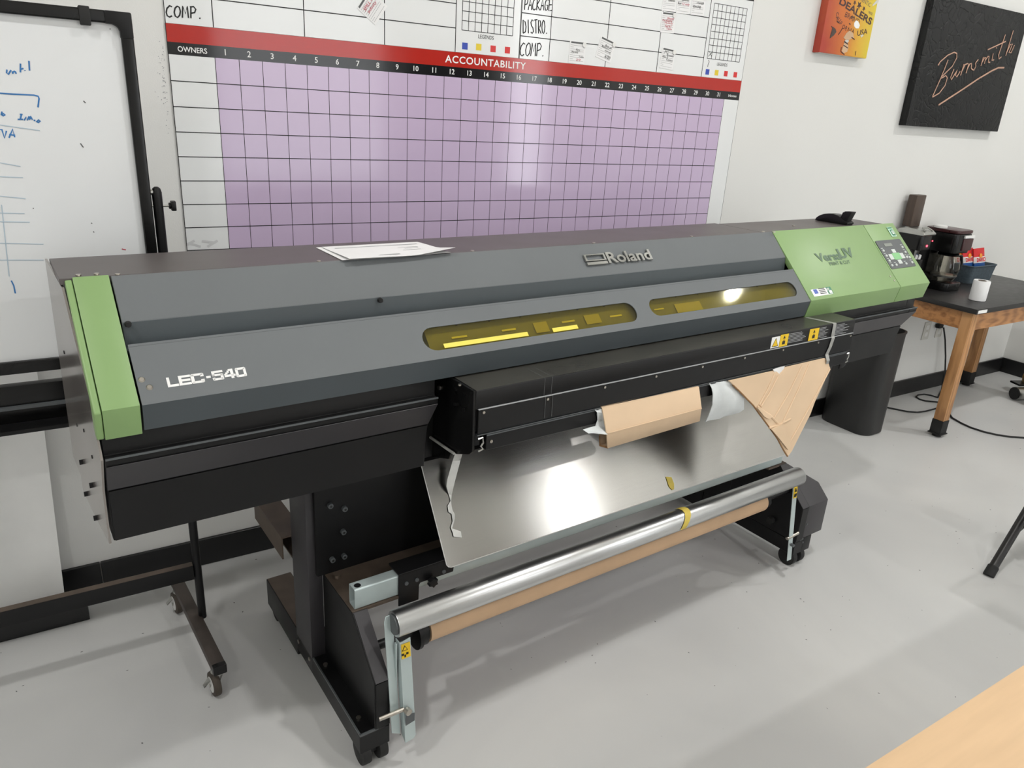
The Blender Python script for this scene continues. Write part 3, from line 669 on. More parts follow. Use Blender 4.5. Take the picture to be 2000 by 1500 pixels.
# --- stand
def foot(u0, mir, name):
    s = -1 if mir else 1
    U = lambda a: u0 + s*a                       # a = distance from the outer face
    k = pb(MB().box(U(0), U(.081), -1.114, -.660, .055, .112), name, 'black_metal', bevel=.002, seg=1)
    pb(MB().box(U(0), U(.004), -1.112, -.79, .112, .118).box(U(0), U(.05), -1.114, -1.110, .112, .118), 'foot_lip', 'panel_grey', k)
    fr_ = pb(MB().box(U(0), U(.081), -.659, -.375, .03, .126), 'foot_rear', 'black_metal', k, bevel=.004)
    pb(MB().box(U(.003), U(.078), -.6585, -.379, .1262, .1268), 'dust_film', 'black_dusty', k)
    pb(MB().prism([(-1.114, .113), (-1.114, .261), (-.985, .384), (-.7855, .384), (-.7855, .113)], U(.0396), U(.081)), 'gusset', 'black_metal', k, bevel=.0015, seg=1)
    pb(MB().plate([(U(.043), -1.1150, .258), (U(.080), -1.1150, .258), (U(.080), -.9870, .3825), (U(.043), -.9870, .3825)], (0, -.0014, .0014)), 'gusset_face_tone', 'dark_panel', k)  # lighter plate paints in the light that the sloped face catches
    pb(MB().plate([(U(.043), -1.1145, .118), (U(.080), -1.1145, .118), (U(.080), -1.1145, .256), (U(.043), -1.1145, .256)], (0, -.0016, 0)), 'gusset_face_tone', 'black_metal', k)
    pb(MB().box(U(0), U(.040), -.785, -.658, .06, .80), 'column', 'dark_panel', k, bevel=.002)
    for v in (-.68, -.765):
        pb(MB().cyl((U(0), v, .095), (U(-.003), v, .095), .006, n=8), 'bolt', 'screw', k)
    for v in (-.83, -1.055):
        pb(MB().cyl((U(.022), v, .112), (U(.022), v, .116), .007, n=8), 'bolt', 'screw', k)
    for v in (-1.085, -.43):
        c = MB(); c.cyl((U(.006), v, .036), (U(.030), v, .036), .036, n=24).cyl((U(.052), v, .036), (U(.076), v, .036), .036, n=24)
        w_ = pb(c, 'caster_wheels', 'rubber', k, bevel=.004, seg=2)
        pb(MB().cyl((U(.028), v, .036), (U(.054), v, .036), .012).box(U(.031), U(.051), v-.014, v+.014, .03, .056), 'caster_fork', 'black_metal', w_)
    return k
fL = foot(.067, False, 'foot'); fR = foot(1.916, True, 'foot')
pb(MB().box(.0875, 1.8955, -.80, -.7855, .386, .79), 'cross_panel', 'black_metal')
pb(MB().box(1.836, 1.875, -.785, -.64, .113, .384), 'inner_plate', 'black_metal')
for u0, u1, vf in ((.108, .24, -.985), (.2402, .56, -.93), (1.42, 1.77, -.93), (1.7702, 1.876, -.985)):
    pb(MB().box(u0, u1, vf, -.787, .3785, .3855), 'shelf', 'black_dusty')
for x, y in ((490, 210), (655, 245), (640, 510), (650, 790), (515, 830)):
    P = pv((560+x/5.882, 950+y/5.882), -.80)
    b_ = pb(MB().cyl((P.x, -.80, P.z), (P.x, -.812, P.z), .0075, n=12), 'bolt', 'panel_grey', bevel=.001, seg=1)
    pb(MB().cyl((P.x, -.812, P.z), (P.x, -.8125, P.z), .0035, n=6), 'hex_socket', 'ink_black', b_)
P = pz((659, 1129), .386); pb(MB().cyl((P.x, P.y, .3855), (P.x, P.y, .396), .0075, n=10), 'bolt', 'black_dusty')
# rear roll bracket beside the left column
rb = MB(); rb.box(.040, .106, -.655, -.40, .438, .443).box(.040, .044, -.655, -.40, .372, .438).box(.1, .106, -.655, -.40, .365, .438).box(.07, .106, -.655, -.40, .362, .367)
rbk = pb(rb, 'roll_bracket', 'black_dusty')
for x, y in ((590, 1041), (578, 1055), (588, 1054.5), (592, 1073)):
    P = pu((x, y), .099); pb(MB().cyl((.1, P.y, P.z), (.093, P.y, P.z), .005, n=8), 'bolt', 'screw', rbk)
pb(MB().box(-.30, .30, -.72, -.66, .735, .737), 'underside_strip', 'panel_grey')
# right motor unit of the take-up
LP_ = [(-.80, .12), (-1.1145, .12), (-1.1145, .259), (-.985, .384), (-.80, .384)]; RP_ = [(-.80, .12), (-1.1145, .12), (-1.1145, .257), (-1.062, .306), (-.80, .306)]
mo = MB().add([(1.8765, v, z) for v, z in LP_]+[(1.998, v, z) for v, z in RP_], [(4, 3, 2, 1, 0), (5, 6, 7, 8, 9)]+[(i, (i+1) % 5, 5+(i+1) % 5, 5+i) for i in range(5)])
mu = pb(mo, 'motor_cover', 'dark_panel', bevel=.003); pb(MB().box(1.886, 1.936, -1.1148, -.9, .057, .12), 'motor_base', 'black_metal', mu, bevel=.002)
for z in (.18, .10): pb(MB().cyl((1.885, -1.114, z), (1.885, -1.1165, z), .004, n=8), 'screw', 'panel_grey', mu)

# --- take-up roller with its two swing arms, and the kraft core
RV, RZ, RR = -1.108, .412, .033
ro = pb(MB().lathe([(.026, .163), (RR-.001, .1625), (RR, .164), (RR, 1.768), (RR-.001, 1.7695), (.026, 1.77)], (0, RV, RZ), 0, 48), 'tension_roller', 'alu_roller'); plabel(ro, 'bright aluminium roller')
pb(MB().cyl((.158, RV, RZ), (.1628, RV, RZ), .026, n=24), 'roller_cap', 'panel_grey', ro)
pb(MB().cyl((1.77, RV, RZ), (1.774, RV, RZ), .026, n=24), 'roller_cap', 'panel_grey', ro)
def arm(u0, s):
    A = lambda a: u0 + s*a
    def lean(z): return -1.103 - (.43-z)*.13          # leans forward towards the floor
    k = MB()
    k.plate([(A(.001), lean(.42)+.012, .415), (A(.006), lean(.43)+.012, .430), (A(.024), lean(.43)+.012, .430), (A(.024), lean(.09)+.012, .092), (A(.001), lean(.1)+.012, .105)], (0, -.003, 0))
    k.box(A(.021), A(.024), -1.12, -1.11, .12, .36)
    a_ = pb(k, 'swing_arm', 'zinc', bevel=.0008, seg=1)
    k = MB(); k.plate([(A(.028), lean(.365)-.012, .362), (A(.058), lean(.37)-.012, .368), (A(.058), lean(.2)-.012, .19), (A(.058), lean(.1)-.012, .088), (A(.052), lean(.1)-.012, .080), (A(.028), lean(.1)-.012, .076)], (0, .003, 0))
    k.plate([(A(.028), lean(.365)-.012, .362), (A(.028), lean(.1)-.012, .076), (A(.028), lean(.1)+.012, .09), (A(.028), lean(.365)+.012, .362)], (s*.003, 0, 0))
    b_ = pb(k, 'arm_plate', 'zinc', a_, bevel=.0008, seg=1)
    z0 = .335; y_ = lean(z0)-.0135
    stk = pb(MB().plate([(A(.031), lean(.318)-.0125, .318), (A(.055), lean(.318)-.0125, .318), (A(.055), lean(.358)-.0125, .358), (A(.031), lean(.358)-.0125, .358)], (0, -.0008, 0)), 'warning_label', 'label_yellow', b_)
    pb(MB().plate([(A(.032), lean(.34)-.0138, .340), (A(.048), lean(.34)-.0138, .340), (A(.040), lean(.354)-.0138, .354)], (0, -.0006, 0)), 'triangle', 'ink_black', stk)
    pb(MB().plate([(A(.0345), lean(.342)-.0146, .342), (A(.0455), lean(.342)-.0146, .342), (A(.040), lean(.351)-.0146, .351)], (0, -.0004, 0)), 'triangle', 'label_yellow', stk)
    pb(MB().box(A(.031), A(.037), lean(.33)-.0142, lean(.33)-.0125, .327, .333).box(A(.043), A(.049), lean(.33)-.0142, lean(.33)-.0125, .327, .333).box(A(.038), A(.042), lean(.325)-.0142, lean(.325)-.0125, .321, .328), 'pictogram', 'ink_black', stk)
    zp = .175; pb(MB().cyl((A(-.035), lean(zp)-.002, zp-.004), (A(.03), lean(zp)-.008, zp), .006, n=12).cyl((A(.034), lean(zp)-.014, zp), (A(.036), lean(zp)-.026, zp), .009, n=12), 'pivot', 'screw', a_)
    pb(MB().plate([(A(.03), lean(.15)-.0155, .165), (A(.055), lean(.15)-.0155, .16), (A(.055), lean(.15)-.0155, .135), (A(.03), lean(.15)-.0155, .13)], (0, -.0006, 0)), 'arm_slot', 'panel_grey', b_)
arm(.142, 1)
ra = pb(MB().plate([(1.742, -1.112, .40), (1.766, -1.112, .40), (1.766, -1.152, .085), (1.742, -1.152, .085)], (0, .003, 0)), 'swing_arm', 'zinc', bevel=.0008, seg=1)
stk = pb(MB().plate([(1.744, -1.1155, .378), (1.764, -1.1155, .378), (1.764, -1.1215, .332), (1.744, -1.1215, .332)], (0, -.0008, 0)), 'warning_label', 'label_yellow', ra)
pb(MB().plate([(1.747, -1.1198, .357), (1.761, -1.1198, .357), (1.754, -1.1178, .372)], (0, -.0006, 0)), 'triangle', 'ink_black', stk)
pb(MB().box(1.748, 1.760, -1.1226, -1.1212, .337, .350), 'pictogram', 'ink_black', stk)
pb(MB().cyl((1.735, -1.136, .175), (1.80, -1.136, .180), .006, n=12), 'pivot', 'screw', ra)
pb(MB().cyl((1.754, -1.146, .150), (1.754, -1.158, .150), .006, n=12), 'arm_bolt', 'panel_grey', ra)
pb(MB().cyl((1.835, -1.00, .155), (1.815, -1.00, .155), .013, n=14), 'stop_knob', 'rubber')
ct = MB().lathe([(.034, .288), (.040, .2885), (.040, 1.675), (.034, 1.6755)], (0, -1.033, .301), 0, 40)
fg = pb(MB().lathe([(.012, .14), (.012, .25), (.047, .252), (.047, .262), (.041, .264), (.041, .280), (.033, .282), (.033, .287)], (0, -1.035, .300), 0, 32), 'core_flange', 'black_metal'); plabel(fg, 'black flange holding the kraft core')
pb(MB().lathe([(.033, 1.676), (.033, 1.70), (.012, 1.702), (.012, 1.84)], (0, -1.035, .300), 0, 32), 'core_flange', 'black_metal')

# ================================================================== loose things on the printer
def ptop(name, label, cat, group=None, org=None):
    """an Empty in the printer's frame for something lying on or hanging from it"""
    o = empty(name, org, PY, label, cat, group); o.location = W(*org); return o
def psolo(mb, name, m, label, cat, org, group=None, **k):
    o = mb.build(name, m, org=org, **k); o.location = W(*org); o.rotation_euler = (0, 0, PY); return tag(o, label, cat, group)
psolo(ct, 'cardboard_core', 'kraft', 'long kraft cardboard tube under the silver roller', 'tube', (.98, -1.035, .26))
# two stapled sheets of paper on the printer's top
zt = 1.2458
def paper(pts, name, label, curl, dz):
    P = [pz(p, zt+dz) for p in pts]; a, b, c, d = P                # back-left, back-right, front-right, front-left
    rows = []
    for i in range(9):
        t = i/8; row = []
        for j in range(9):
            q = j/8; p = (a*(1-q)+b*q)*(1-t) + (d*(1-q)+c*q)*t
            p.z = zt + dz + curl*(max(0, q-.6)*2.5)*max(0, t-.55)*.03 + curl*.004*math.sin(3*q+2*t)*t*.5 + curl*.002*t
            row.append(p)
        rows.append(row)
    o = ptop(name, label, 'paper', 'papers on the printer', (P[0]+P[2])/2)
    MB().sheet(rows, (0, 0, .0004)).build('sheet', 'paper', o)
    return o, (a, b, c, d)
paper([(617, 483.5), (800, 474), (880, 495), (668, 509)], 'paper_sheet', 'white paper sheet underneath the printed page on the printer top', .2, .0004)
o, (a, b, c, d) = paper([(628, 482.5), (815, 472.5), (889, 494), (683, 509)], 'paper_sheet', 'printed white page on top of the papers on the printer', 1., .002)
pr = MB()
def pp(q, t, up=.0012): p = (a*(1-q)+b*q)*(1-t)+(d*(1-q)+c*q)*t; p.z = zt+.0035+max(0, t-.5)*.004+(max(0, q-.6)*2.5)*max(0, t-.55)*.03; return p
for (q0, q1, t0, h) in ((.08, .92, .17, .018), (.62, .85, .38, .012), (.68, .82, .47, .01), (.15, .5, .84, .02), (.2, .5, .38, .01), (.25, .55, .55, .01), (.62, .8, .60, .01), (.2, .45, .68, .01)):
    pr.add([pp(q0, t0), pp(q1, t0), pp(q1, t0+h*2), pp(q0, t0+h*2)], [(0, 1, 2, 3)])
pr.build('printed_lines', 'print_grey', o)

# black tape dispenser
D = lambda x, y: (1570+x/10, 380+y/10)
base0 = pz(D(215, 500), zt); base1 = pz(D(840, 605), zt)
dn = ptop('tape_dispenser', 'black curved desktop tape dispenser on the printer top', 'tape dispenser', None, (base0+base1)/2)
ax = (base1-base0); LN = ax.length; ax.normalize(); sd = Vector((-ax.y, ax.x, 0))*.045
prof = [(0, .002), (.03, .012), (.12, .022), (.25, .030), (.38, .034), (.52, .035), (.66, .032), (.8, .024), (.9, .016), (1.0, .010), (1.0, .004), (.95, .001), (0, .001)]
k = MB(); k.plate([base0 + ax*(t*LN) + Vector((0, 0, h)) for t, h in prof], sd); k.build('body', 'black_metal_gloss', dn, bevel=.003)
k = MB(); q = base0 + ax*(.80*LN) + sd*.12 + Vector((0, 0, .012)); tip = Vector((ax.x, ax.y, 0))*.010 + Vector((0, 0, .040))
k.plate([q - ax*.012, q + ax*.020, q + ax*.024 + tip, q - ax*.006 + tip*.96, q - ax*.007+tip*.86, q-ax*.012+tip*.86], sd*.7); k.build('cutter_head', 'black_metal', dn, bevel=.002)
k = MB()
k.plate([base0 + ax*(.06*LN)+sd*.05, base0 + ax*(.98*LN)+sd*.05, base0 + ax*(.98*LN)+sd*.95, base0 + ax*(.06*LN)+sd*.95], (0, 0, .003)); k.build('base_plate', 'rubber', dn)

# folded cardboard strip hanging on the rail
H = lambda x, y: (1100+x/3.333, 650+y/3.333)
def strip_pts(x, y, v): return pv(H(x, y), v)
cb = ptop('cardboard_strip', 'folded cardboard strip hanging from the middle of the rail', 'cardboard', None, pv(H(580, 450), -1.126))
tl, tr = strip_pts(255, 490, -1.124), strip_pts(885, 352, -1.124)
ml, mr_ = strip_pts(283, 655, -1.152), strip_pts(902, 490, -1.152)
bl, b2 = strip_pts(290, 752, -1.128), strip_pts(890, 575, -1.128)
fl1, fr1 = bl + Vector((-.004, .028, -.004)), b2 + Vector((0, .028, -.004))
fl2, fr2 = bl + Vector((-.006, .032, .026)), b2 + Vector((0, .032, .026))
k = MB(); k.sheet([[tl + Vector((0, .02, .004)), tr + Vector((0, .02, .004))], [tl, tr], [ml, mr_], [bl, b2]], (0, .004, 0)); sh_ = k.build('front_face', 'cardboard', cb, bevel=.0012, seg=1)
k = MB(); k.sheet([[bl, b2], [fl1, fr1], [fl2, fr2]], (0, .0005, .004)); k.build('under_flap', 'cardboard', cb)
k = MB(); k.plate([bl + Vector((-.0015, 0, 0)), fl1 + Vector((-.0015, 0, 0)), fl2 + Vector((-.0015, 0, 0)), fl2 + Vector((-.0015, -.004, 0)), fl1 + Vector((-.0015, -.003, .005)), bl + Vector((-.0015, .001, .006))], (.001, 0, 0)); k.build('cut_edge', 'cardboard_edge', cb)

k = MB(); k.tube([ml + Vector((.002, -.0012, 0)), mr_ + Vector((-.002, -.0012, 0))], .0016, 6); k.build('fold_line', 'cardboard', cb)
# grey packing-foam scraps
def ribbon(rows_px, vfun, name, label, m, org_px, cat, t=.002, n=10, group=None):
    rows = []
    for (x0, y0, x1, y1, v) in rows_px:
        a, b = pv((x0, y0), v), pv((x1, y1), v); rows.append([a*(1-i/n)+b*(i/n) + Vector((0, .003*math.sin(i*.9), 0)) for i in range(n+1)])
    return psolo(MB().sheet(rows, (0, t, 0)), name, m, label, cat, rows[0][0], group)
hx = lambda x: 1100+x/3.333
hy = lambda y: 650+y/3.333
ribbon([(hx(950), hy(330), hx(1085), hy(308), -1.118), (hx(968), hy(360), hx(1140), hy(370), -1.125), (hx(975), hy(400), hx(1180), hy(420), -1.130), (hx(972), hy(470), hx(1180), hy(500), -1.128), (hx(950), hy(530), hx(1150), hy(520), -1.118), (hx(928), hy(580), hx(1080), hy(540), -1.105)],
       None, 'foam_sheet', 'pale grey packing foam sheet curling between the two cardboard pieces', 'foam', None, 'foam sheet')
ribbon([(hx(205), hy(500), hx(265), hy(492), -1.118), (hx(222), hy(520), hx(270), hy(520), -1.124), (hx(225), hy(570), hx(285), hy(570), -1.120), (hx(212), hy(608), hx(285), hy(620), -1.128), (hx(165), hy(620), hx(285), hy(640), -1.14), (hx(130), hy(632), hx(285), hy(656), -1.150), (hx(165), hy(655), hx(285), hy(660), -1.152)],
       None, 'foam_sheet', 'pale grey packing foam scrap curling out left of the cardboard strip', 'foam', None, 'foam sheet', n=6)

# big torn cardboard piece at the right of the rail
CP0 = Vector((1.7, -1.128, .86)); CN = Vector((0, -.41, -.078)); CN.normalize(); CN = Vector((0, CN.y, -CN.z)) if False else Vector((0, -.9824, .1869))
cpx = lambda x, y: pplane(H(x, y), CP0, (0, CN.y, CN.z))
cbp = ptop('cardboard_sheet', 'large torn creased cardboard sheet hanging at the right of the rail', 'cardboard', None, cpx(1400, 400))
outl = [(1078, 312), (1380, 245), (1415, 272), (1440, 225), (1700, 165), (1722, 172), (1740, 235), (1640, 450), (1610, 532), (1575, 600), (1490, 770), (1465, 805), (1440, 765), (1400, 690), (1350, 620), (1300, 552), (1290, 540), (1240, 470), (1150, 378), (1110, 340)]
MB().plate([cpx(x, y) for x, y in outl], -CN*.005).build('board', 'cardboard', cbp, bevel=.001, seg=1)
for k_, line in enumerate([[(1375, 270), (1330, 370), (1275, 470)], [(1400, 280), (1345, 390), (1285, 480)], [(1555, 215), (1470, 390), (1370, 560)], [(1600, 205), (1530, 370), (1425, 590)], [(1735, 235), (1600, 490), (1470, 720)], [(1340, 620), (1400, 600), (1480, 560)], [(1260, 480), (1350, 540), (1440, 640)]]):
    m_ = MB(); m_.tube([cpx(x, y) for x, y in line], .0042, 6, ((0, CN.y, CN.z), .8)); m_.build('crease', 'cardboard', cbp)
k = MB(); k.plate([cpx(x, y)+CN*.004 for x, y in [(1262, 480), (1350, 545), (1330, 560), (1300, 545), (1255, 490)]], CN*.003); k.build('torn_flap', 'cardboard', cbp)
k = MB(); k.plate([cpx(x, y)+CN*.003 for x, y in [(1345, 625), (1420, 590), (1450, 650), (1475, 690), (1455, 760), (1400, 690)]], CN*.003); k.build('torn_flap', 'cardboard', cbp)
k = MB(); k.tube([cpx(x, y)-CN*.003 for x, y in outl[11:]], .0028, 6); k.build('torn_edge', 'cardboard_edge', cbp)
ribbon([(hx(1365), hy(240), hx(1445), hy(218), -1.1285), (hx(1395), hy(275), hx(1430), hy(265), -1.128)], None, 'paper_scrap', 'small white paper scrap in the notch of the large cardboard sheet', 'paper', None, 'paper scrap', t=.0015, n=3)

# tapes
u = pv((1622, 655), VB).x
k = MB(); rows = []
for du in (0, .018):
    rows.append([(u+du-.03, -1.03, .9862), (u+du-.004, -1.1165, .9864), (u+du, -1.1188, .984), (u+du+.002, -1.1188, .94), (u+du+.001, -1.123, .935), (u+du-.006, -1.1235, .905), (u+du-.016, -1.1225, .88), (u+du-.019, -1.134, .862), (u+du*.8-.016, -1.133, .85)])
psolo(k.sheet(rows, (0, -.0003, .0002)), 'tape_strip', 'tape_grey', 'greyish adhesive tape strip over the right end of the rail box', 'tape', (u, VB, .98))
# clear tape strip twisting down from the rail end plate
tp = [((889, 886), (903, 887)), ((884, 900), (899, 900)), ((874, 935), (889, 938)), ((872, 950), (884, 958)), ((876, 965), (882, 968)), ((880, 978), (881, 980)), ((874, 988), (882, 988)), ((876, 1000), (884, 997)), ((882, 1004), (888, 1004)), ((884, 1018), (888, 1014)), ((880, 1030), (883, 1032)), ((884, 1040), (900, 1038)), ((886, 1048), (902, 1050))]
GP0 = (0, -1.0, .4335); GNn = (0, -.834, .551)
rows = []
for i, (a_, b_) in enumerate(tp):
    if i == 0: rows.append([pv(a_, -1.05), pv(b_, -1.05)])
    else:
        P0 = Vector(GP0)+Vector(GNn)*(.055*max(0, 1-i/4)+.004); rows.append([pplane(a_, P0, GNn), pplane(b_, P0, GNn)])
psolo(MB().sheet(rows, (0, -.0004, .0003)), 'tape_strip', 'tape_clear', 'translucent whitish tape strip twisting down the left of the metal guide', 'tape', rows[0][0])
yp = [(1300, 931), (1311, 932), (1316, 945), (1316, 956), (1312, 957), (1306, 950)]
psolo(MB().plate([pplane(p, Vector(GP0)+Vector(GNn)*.001, GNn) for p in yp], Vector(GNn)*.0015), 'tape_piece', 'tape_yellow', 'small yellow tape scrap stuck on the brushed metal guide', 'tape', pplane((1308, 944), Vector(GP0), GNn))
# yellow tape wrapped over the roller
uy = pv((1343, 1005), -1.15).x; rows = []
for j in range(9):
    t = math.radians(150 - j*22); sk = -.010*math.cos(j*.8)
    rows.append([(uy+.030*(1-j/8)**2+sk, RV+math.cos(t)*-1*(RR+.0015), RZ+math.sin(t)*(RR+.0015)), (uy+.030*(1-j/8)**2+.026+sk, RV-math.cos(t)*(RR+.0015), RZ+math.sin(t)*(RR+.0015))])
psolo(MB().sheet(rows, (0, -.0003, .0005)), 'tape_piece', 'tape_yellow', 'yellow tape piece wrapped over the silver roller', 'tape', (uy, RV, RZ+RR))

# ================================================================== planner boards on the wall
def wp(px, y=-.004): return on_y(px, y)
BY = -.004                                       # front of the boards
def flat(mb, x0, x1, z0, z1, y=BY, t=.0004): return mb.box(x0, x1, y-t, y, z0, z1)
RX = Vector((1, 0, 0)); UZ = Vector((0, 0, 1))
ac = empty('accountability_board', (1.156, -.002, .985), 0, 'large glossy accountability planner board with purple grid and red header', 'planner board')
XB1, XG0, XG1 = 2.310, .1255, 2.2195
ZT, ZR, ZK = 1.764, 1.717, 1.6845                # top of red, red/black, black/grid
MB().box(0, XB1, BY, -.0006, .985, ZT).build('board', 'board_white', ac, bevel=.0008, seg=1)
flat(MB(), XG0, XG1, .99, ZK).build('purple_field', 'board_purple', ac)
flat(MB(), 0, XB1, ZR, ZT).build('red_header', 'board_red', ac)
flat(MB(), 0, XB1, ZK, ZR).build('black_header', 'board_black', ac)
gl_ = MB()
cw = (XG1-XG0)/31
for i in range(1, 10): z = ZK-.0697*i; gl_.box(0, XG1, BY-.0007, BY-.0004, z-.0012, z+.0012)
for i in range(32): x = XG0+cw*i; gl_.box(x-.0008, x+.0008, BY-.0007, BY-.0004, .99, ZK)
gl_.box(-.001, .001, BY-.0007, BY, .985, ZT); gl_.box(XB1-.0008, XB1, BY-.0005, BY, .985, ZK)
tag(gl_.build('grid_lines', 'ink_black', ac), kind='stuff')
t_ = MB(); text(t_, 'OWNERS', (.026, BY-.0004, ZK+.0085), RX, UZ, w=.079, h=.0145, bold=.012)
for i in range(31):
    text(t_, str(i+1), (XG0+cw*(i+.5)-.004, BY-.0004, ZK+.009), RX, UZ, h=.0165, bold=.01, center=True)
text(t_, 'Notes', (XG1+.022, BY-.0004, ZK+.011), RX, UZ, w=.05, h=.0105, bold=.012)
a0 = wp((869, 123)); a1 = wp((1026, 140)); text(t_, 'ACCOUNTABILITY', (a0.x, BY-.0004, ZR+.012), RX, UZ, w=a1.x-a0.x, h=.0235, bold=.015, space=1.1)
tag(t_.build('header_lettering', 'letter_white', ac), kind='stuff')
sm = MB()
for a_, b_ in (((365, 478), (380, 470)), ((372, 476), (392, 482)), ((394, 471), (420, 474)), ((405, 482), (425, 470))): sm.tube([wp(a_, BY-.0004), wp(b_, BY-.0004)], .004, 5, ((0, -1, 0), .05))
sm.build('eraser_smudge', 'smudge', ac)

def planner(x0, x1, xcol, legend, name, label):
    """upper planner boards: white, ruled, with a legend column"""
    o = empty(name, ((x0+x1)/2, 0, ZT), 0, label, 'planner board', 'white planner boards above the red header')
    MB().box(x0, x1, BY, -.0006, ZT+.0005, 2.10).build('board', 'board_white', o, bevel=.0006, seg=1)
    l = MB()
    lx = xcol[-1]
    for z in (1.8385, 1.9125, 1.988, 2.06): l.box(x0, lx, BY-.0005, BY, z-.0014, z+.0014)
    for x in xcol: l.box(x-.0013, x+.0013, BY-.0005, BY, ZT+.001, 2.1)
    l.box(x0, x0+.0018, BY-.0005, BY, ZT, 2.1); l.box(x1-.001, x1, BY-.0005, BY, ZT, 2.1)
    l.build('ruling', 'ink_black', o)
    g = MB(); (g0, g1, gz0, gz1, n, m) = legend
    for i in range(n+1): x = g0+(g1-g0)*i/n; g.box(x-.001, x+.001, BY-.0005, BY, gz0, gz1)
    for i in range(m+1): z = gz0+(gz1-gz0)*i/m; g.box(g0, g1, BY-.0005, BY, z-.001, z+.001)
    g.build('legend_grid', 'ink_black', o)
    return o
lg0, lg1 = wp((902, 60)).x, wp((1001, 70)).x
pl1 = planner(0, 1.163, [.128, .392, .652, .908], (lg0, lg1, wp((902, 58.5)).z, wp((902, 58.5)).z+.235, 8, 8), 'planner_board', 'left white planner board hand-lettered COMP with a legend grid')
rg0, rg1 = wp((1381, 114)).x, wp((1444, 120.5)).x
pl2 = planner(1.165, 2.310, [1.293, 1.554, 1.816, 2.066], (rg0, rg1, wp((1381, 114)).z, wp((1395, 6)).z, 8, 8), 'planner_board', 'right white planner board hand-lettered PACKAGE, DISTRO and COMP')
MB().box(2.19, 2.3095, BY-.0006, BY, 2.075, 2.099).build('dark_header', 'board_black', pl2)
for pl_o, pts in ((pl1, ((908, 90), (935, 92), (963, 95.5), (991, 98))), (pl2, ((1381.5, 140.5), (1399.5, 142), (1417.5, 144), (1436, 146)))):
    for p_, m_ in zip(pts, ('sq_blue', 'sq_yellow', 'sq_red', 'sq_red')):
        c_ = wp(p_); r_ = .0105; MB().box(c_.x-r_, c_.x+r_, BY-.0006, BY, c_.z-r_, c_.z+r_).build('legend_square', m_, pl_o)
t_ = MB(); c_ = wp((934, 74.5)); d_ = wp((964, 77)); text(t_, 'LEGENDS', (c_.x, BY, c_.z), RX, UZ, w=d_.x-c_.x, h=.012); t_.build('legend_lettering', 'ink_black', pl1)
t_ = MB(); c_ = wp((1400, 128)); d_ = wp((1420, 130)); text(t_, 'LEGENDS', (c_.x, BY, c_.z), RX, UZ, w=d_.x-c_.x, h=.012); t_.build('legend_lettering', 'ink_black', pl2)
t_ = MB(); a_ = wp((1381.5, 113)); t_.tube([a_+Vector((.004, 0, .006)), a_+Vector((.026, 0, .026))], .0012, 5, ((0, -1, 0), .3)); t_.tube([a_+Vector((.006, 0, .026)), a_+Vector((.024, 0, .006))], .0012, 5, ((0, -1, 0), .3))
t_.tube([wp((1384, 117)), wp((1385, 121)), wp((1383, 126)), wp((1382, 131))], .0016, 5, ((0, -1, 0), .3)); t_.build('pen_mark', 'ink_black', pl2)
def hand(par, s, bl, br, tl_, r=.0021, gap=.22):
    B, R_, T = wp(bl, BY-.0004), wp(br, BY-.0004), wp(tl_, BY-.0004); m_ = MB(); pen(m_, s, B, R_-B, T-B, r, gap); m_.build('hand_lettering', 'ink_black', par)
hand(pl1, 'COMP.', (325, 33), (402, 37), (324, 10))
hand(pl2, 'PACKAGE', (1023.5, 19), (1079, 21), (1025, -4), gap=.15)
hand(pl2, 'DISTRO.', (1021.5, 65), (1073, 66), (1021, 38), gap=.18)
hand(pl2, 'COMP.', (1015, 109), (1068, 110), (1017, 84), gap=.15)

# note cards held by magnets
def card(tl_, tr_, bl_, label, words, ink, magnet=True):
    y = BY-.0012
    A, B, C_ = wp(tl_, y), wp(tr_, y), wp(bl_, y); R_ = (B-A); D_ = (C_-A); wdt = R_.length; hgt = D_.length; R_.normalize(); D_.normalize()
    Un = -(D_ - R_*D_.dot(R_)).normalized(); y0 = Vector((0, -.0004, 0))
    o = empty('note_card', A - Un*hgt*.5 + R_*wdt*.5, 0, label, 'note card', 'note cards on the planner boards')
    BL = A - Un*hgt
    MB().plate([BL, BL+R_*wdt, BL+R_*wdt+Un*hgt, A], (0, .001, 0)).build('card', 'paper', o)
    MB().plate([A+R_*wdt*.08-Un*hgt*.02+y0, A+R_*wdt*.85-Un*hgt*.02+y0, A+R_*wdt*.85-Un*hgt*.10+y0, A+R_*wdt*.08-Un*hgt*.10+y0], (0, .0003, 0)).build('header_bar', 'ink_grey', o)
    ln = MB()
    for k in range(9):
        q = A - Un*hgt*(.18+.088*k) + y0; ln.plate([q+R_*wdt*.06, q+R_*wdt*(.25 if k in (1, 4, 7) else .9), q+R_*wdt*(.25 if k in (1, 4, 7) else .9)-Un*.0006, q+R_*wdt*.06-Un*.0006], (0, .0002, 0))
    tag(ln.build('ruled_lines', 'ink_grey', o), kind='stuff')
    for k, (s_, xx, yy, ww, hh_) in enumerate(words):
        m_ = MB(); q = A + R_*wdt*xx - Un*hgt*yy + y0; text(m_, s_, q, R_, Un, w=ww*wdt, h=hh_*hgt, shear=.15, bold=.0)
        m_.build('handwriting', ink if isinstance(ink, str) else ink[k], o)
    if magnet:
        q = A + R_*wdt*.9 - Un*hgt*.12; MB().cyl(q, q+Vector((0, -.004, 0)), .0085, n=16).build('magnet', 'white_plastic', o)
card((697, 16), (721, -22), (733, 49.5), 'tilted white note card with red handwriting on the left planner board', [('SPILL PA', .15, .36, .75, .14), ('Infinity', .2, .58, .6, .16)], 'ink_red', False)
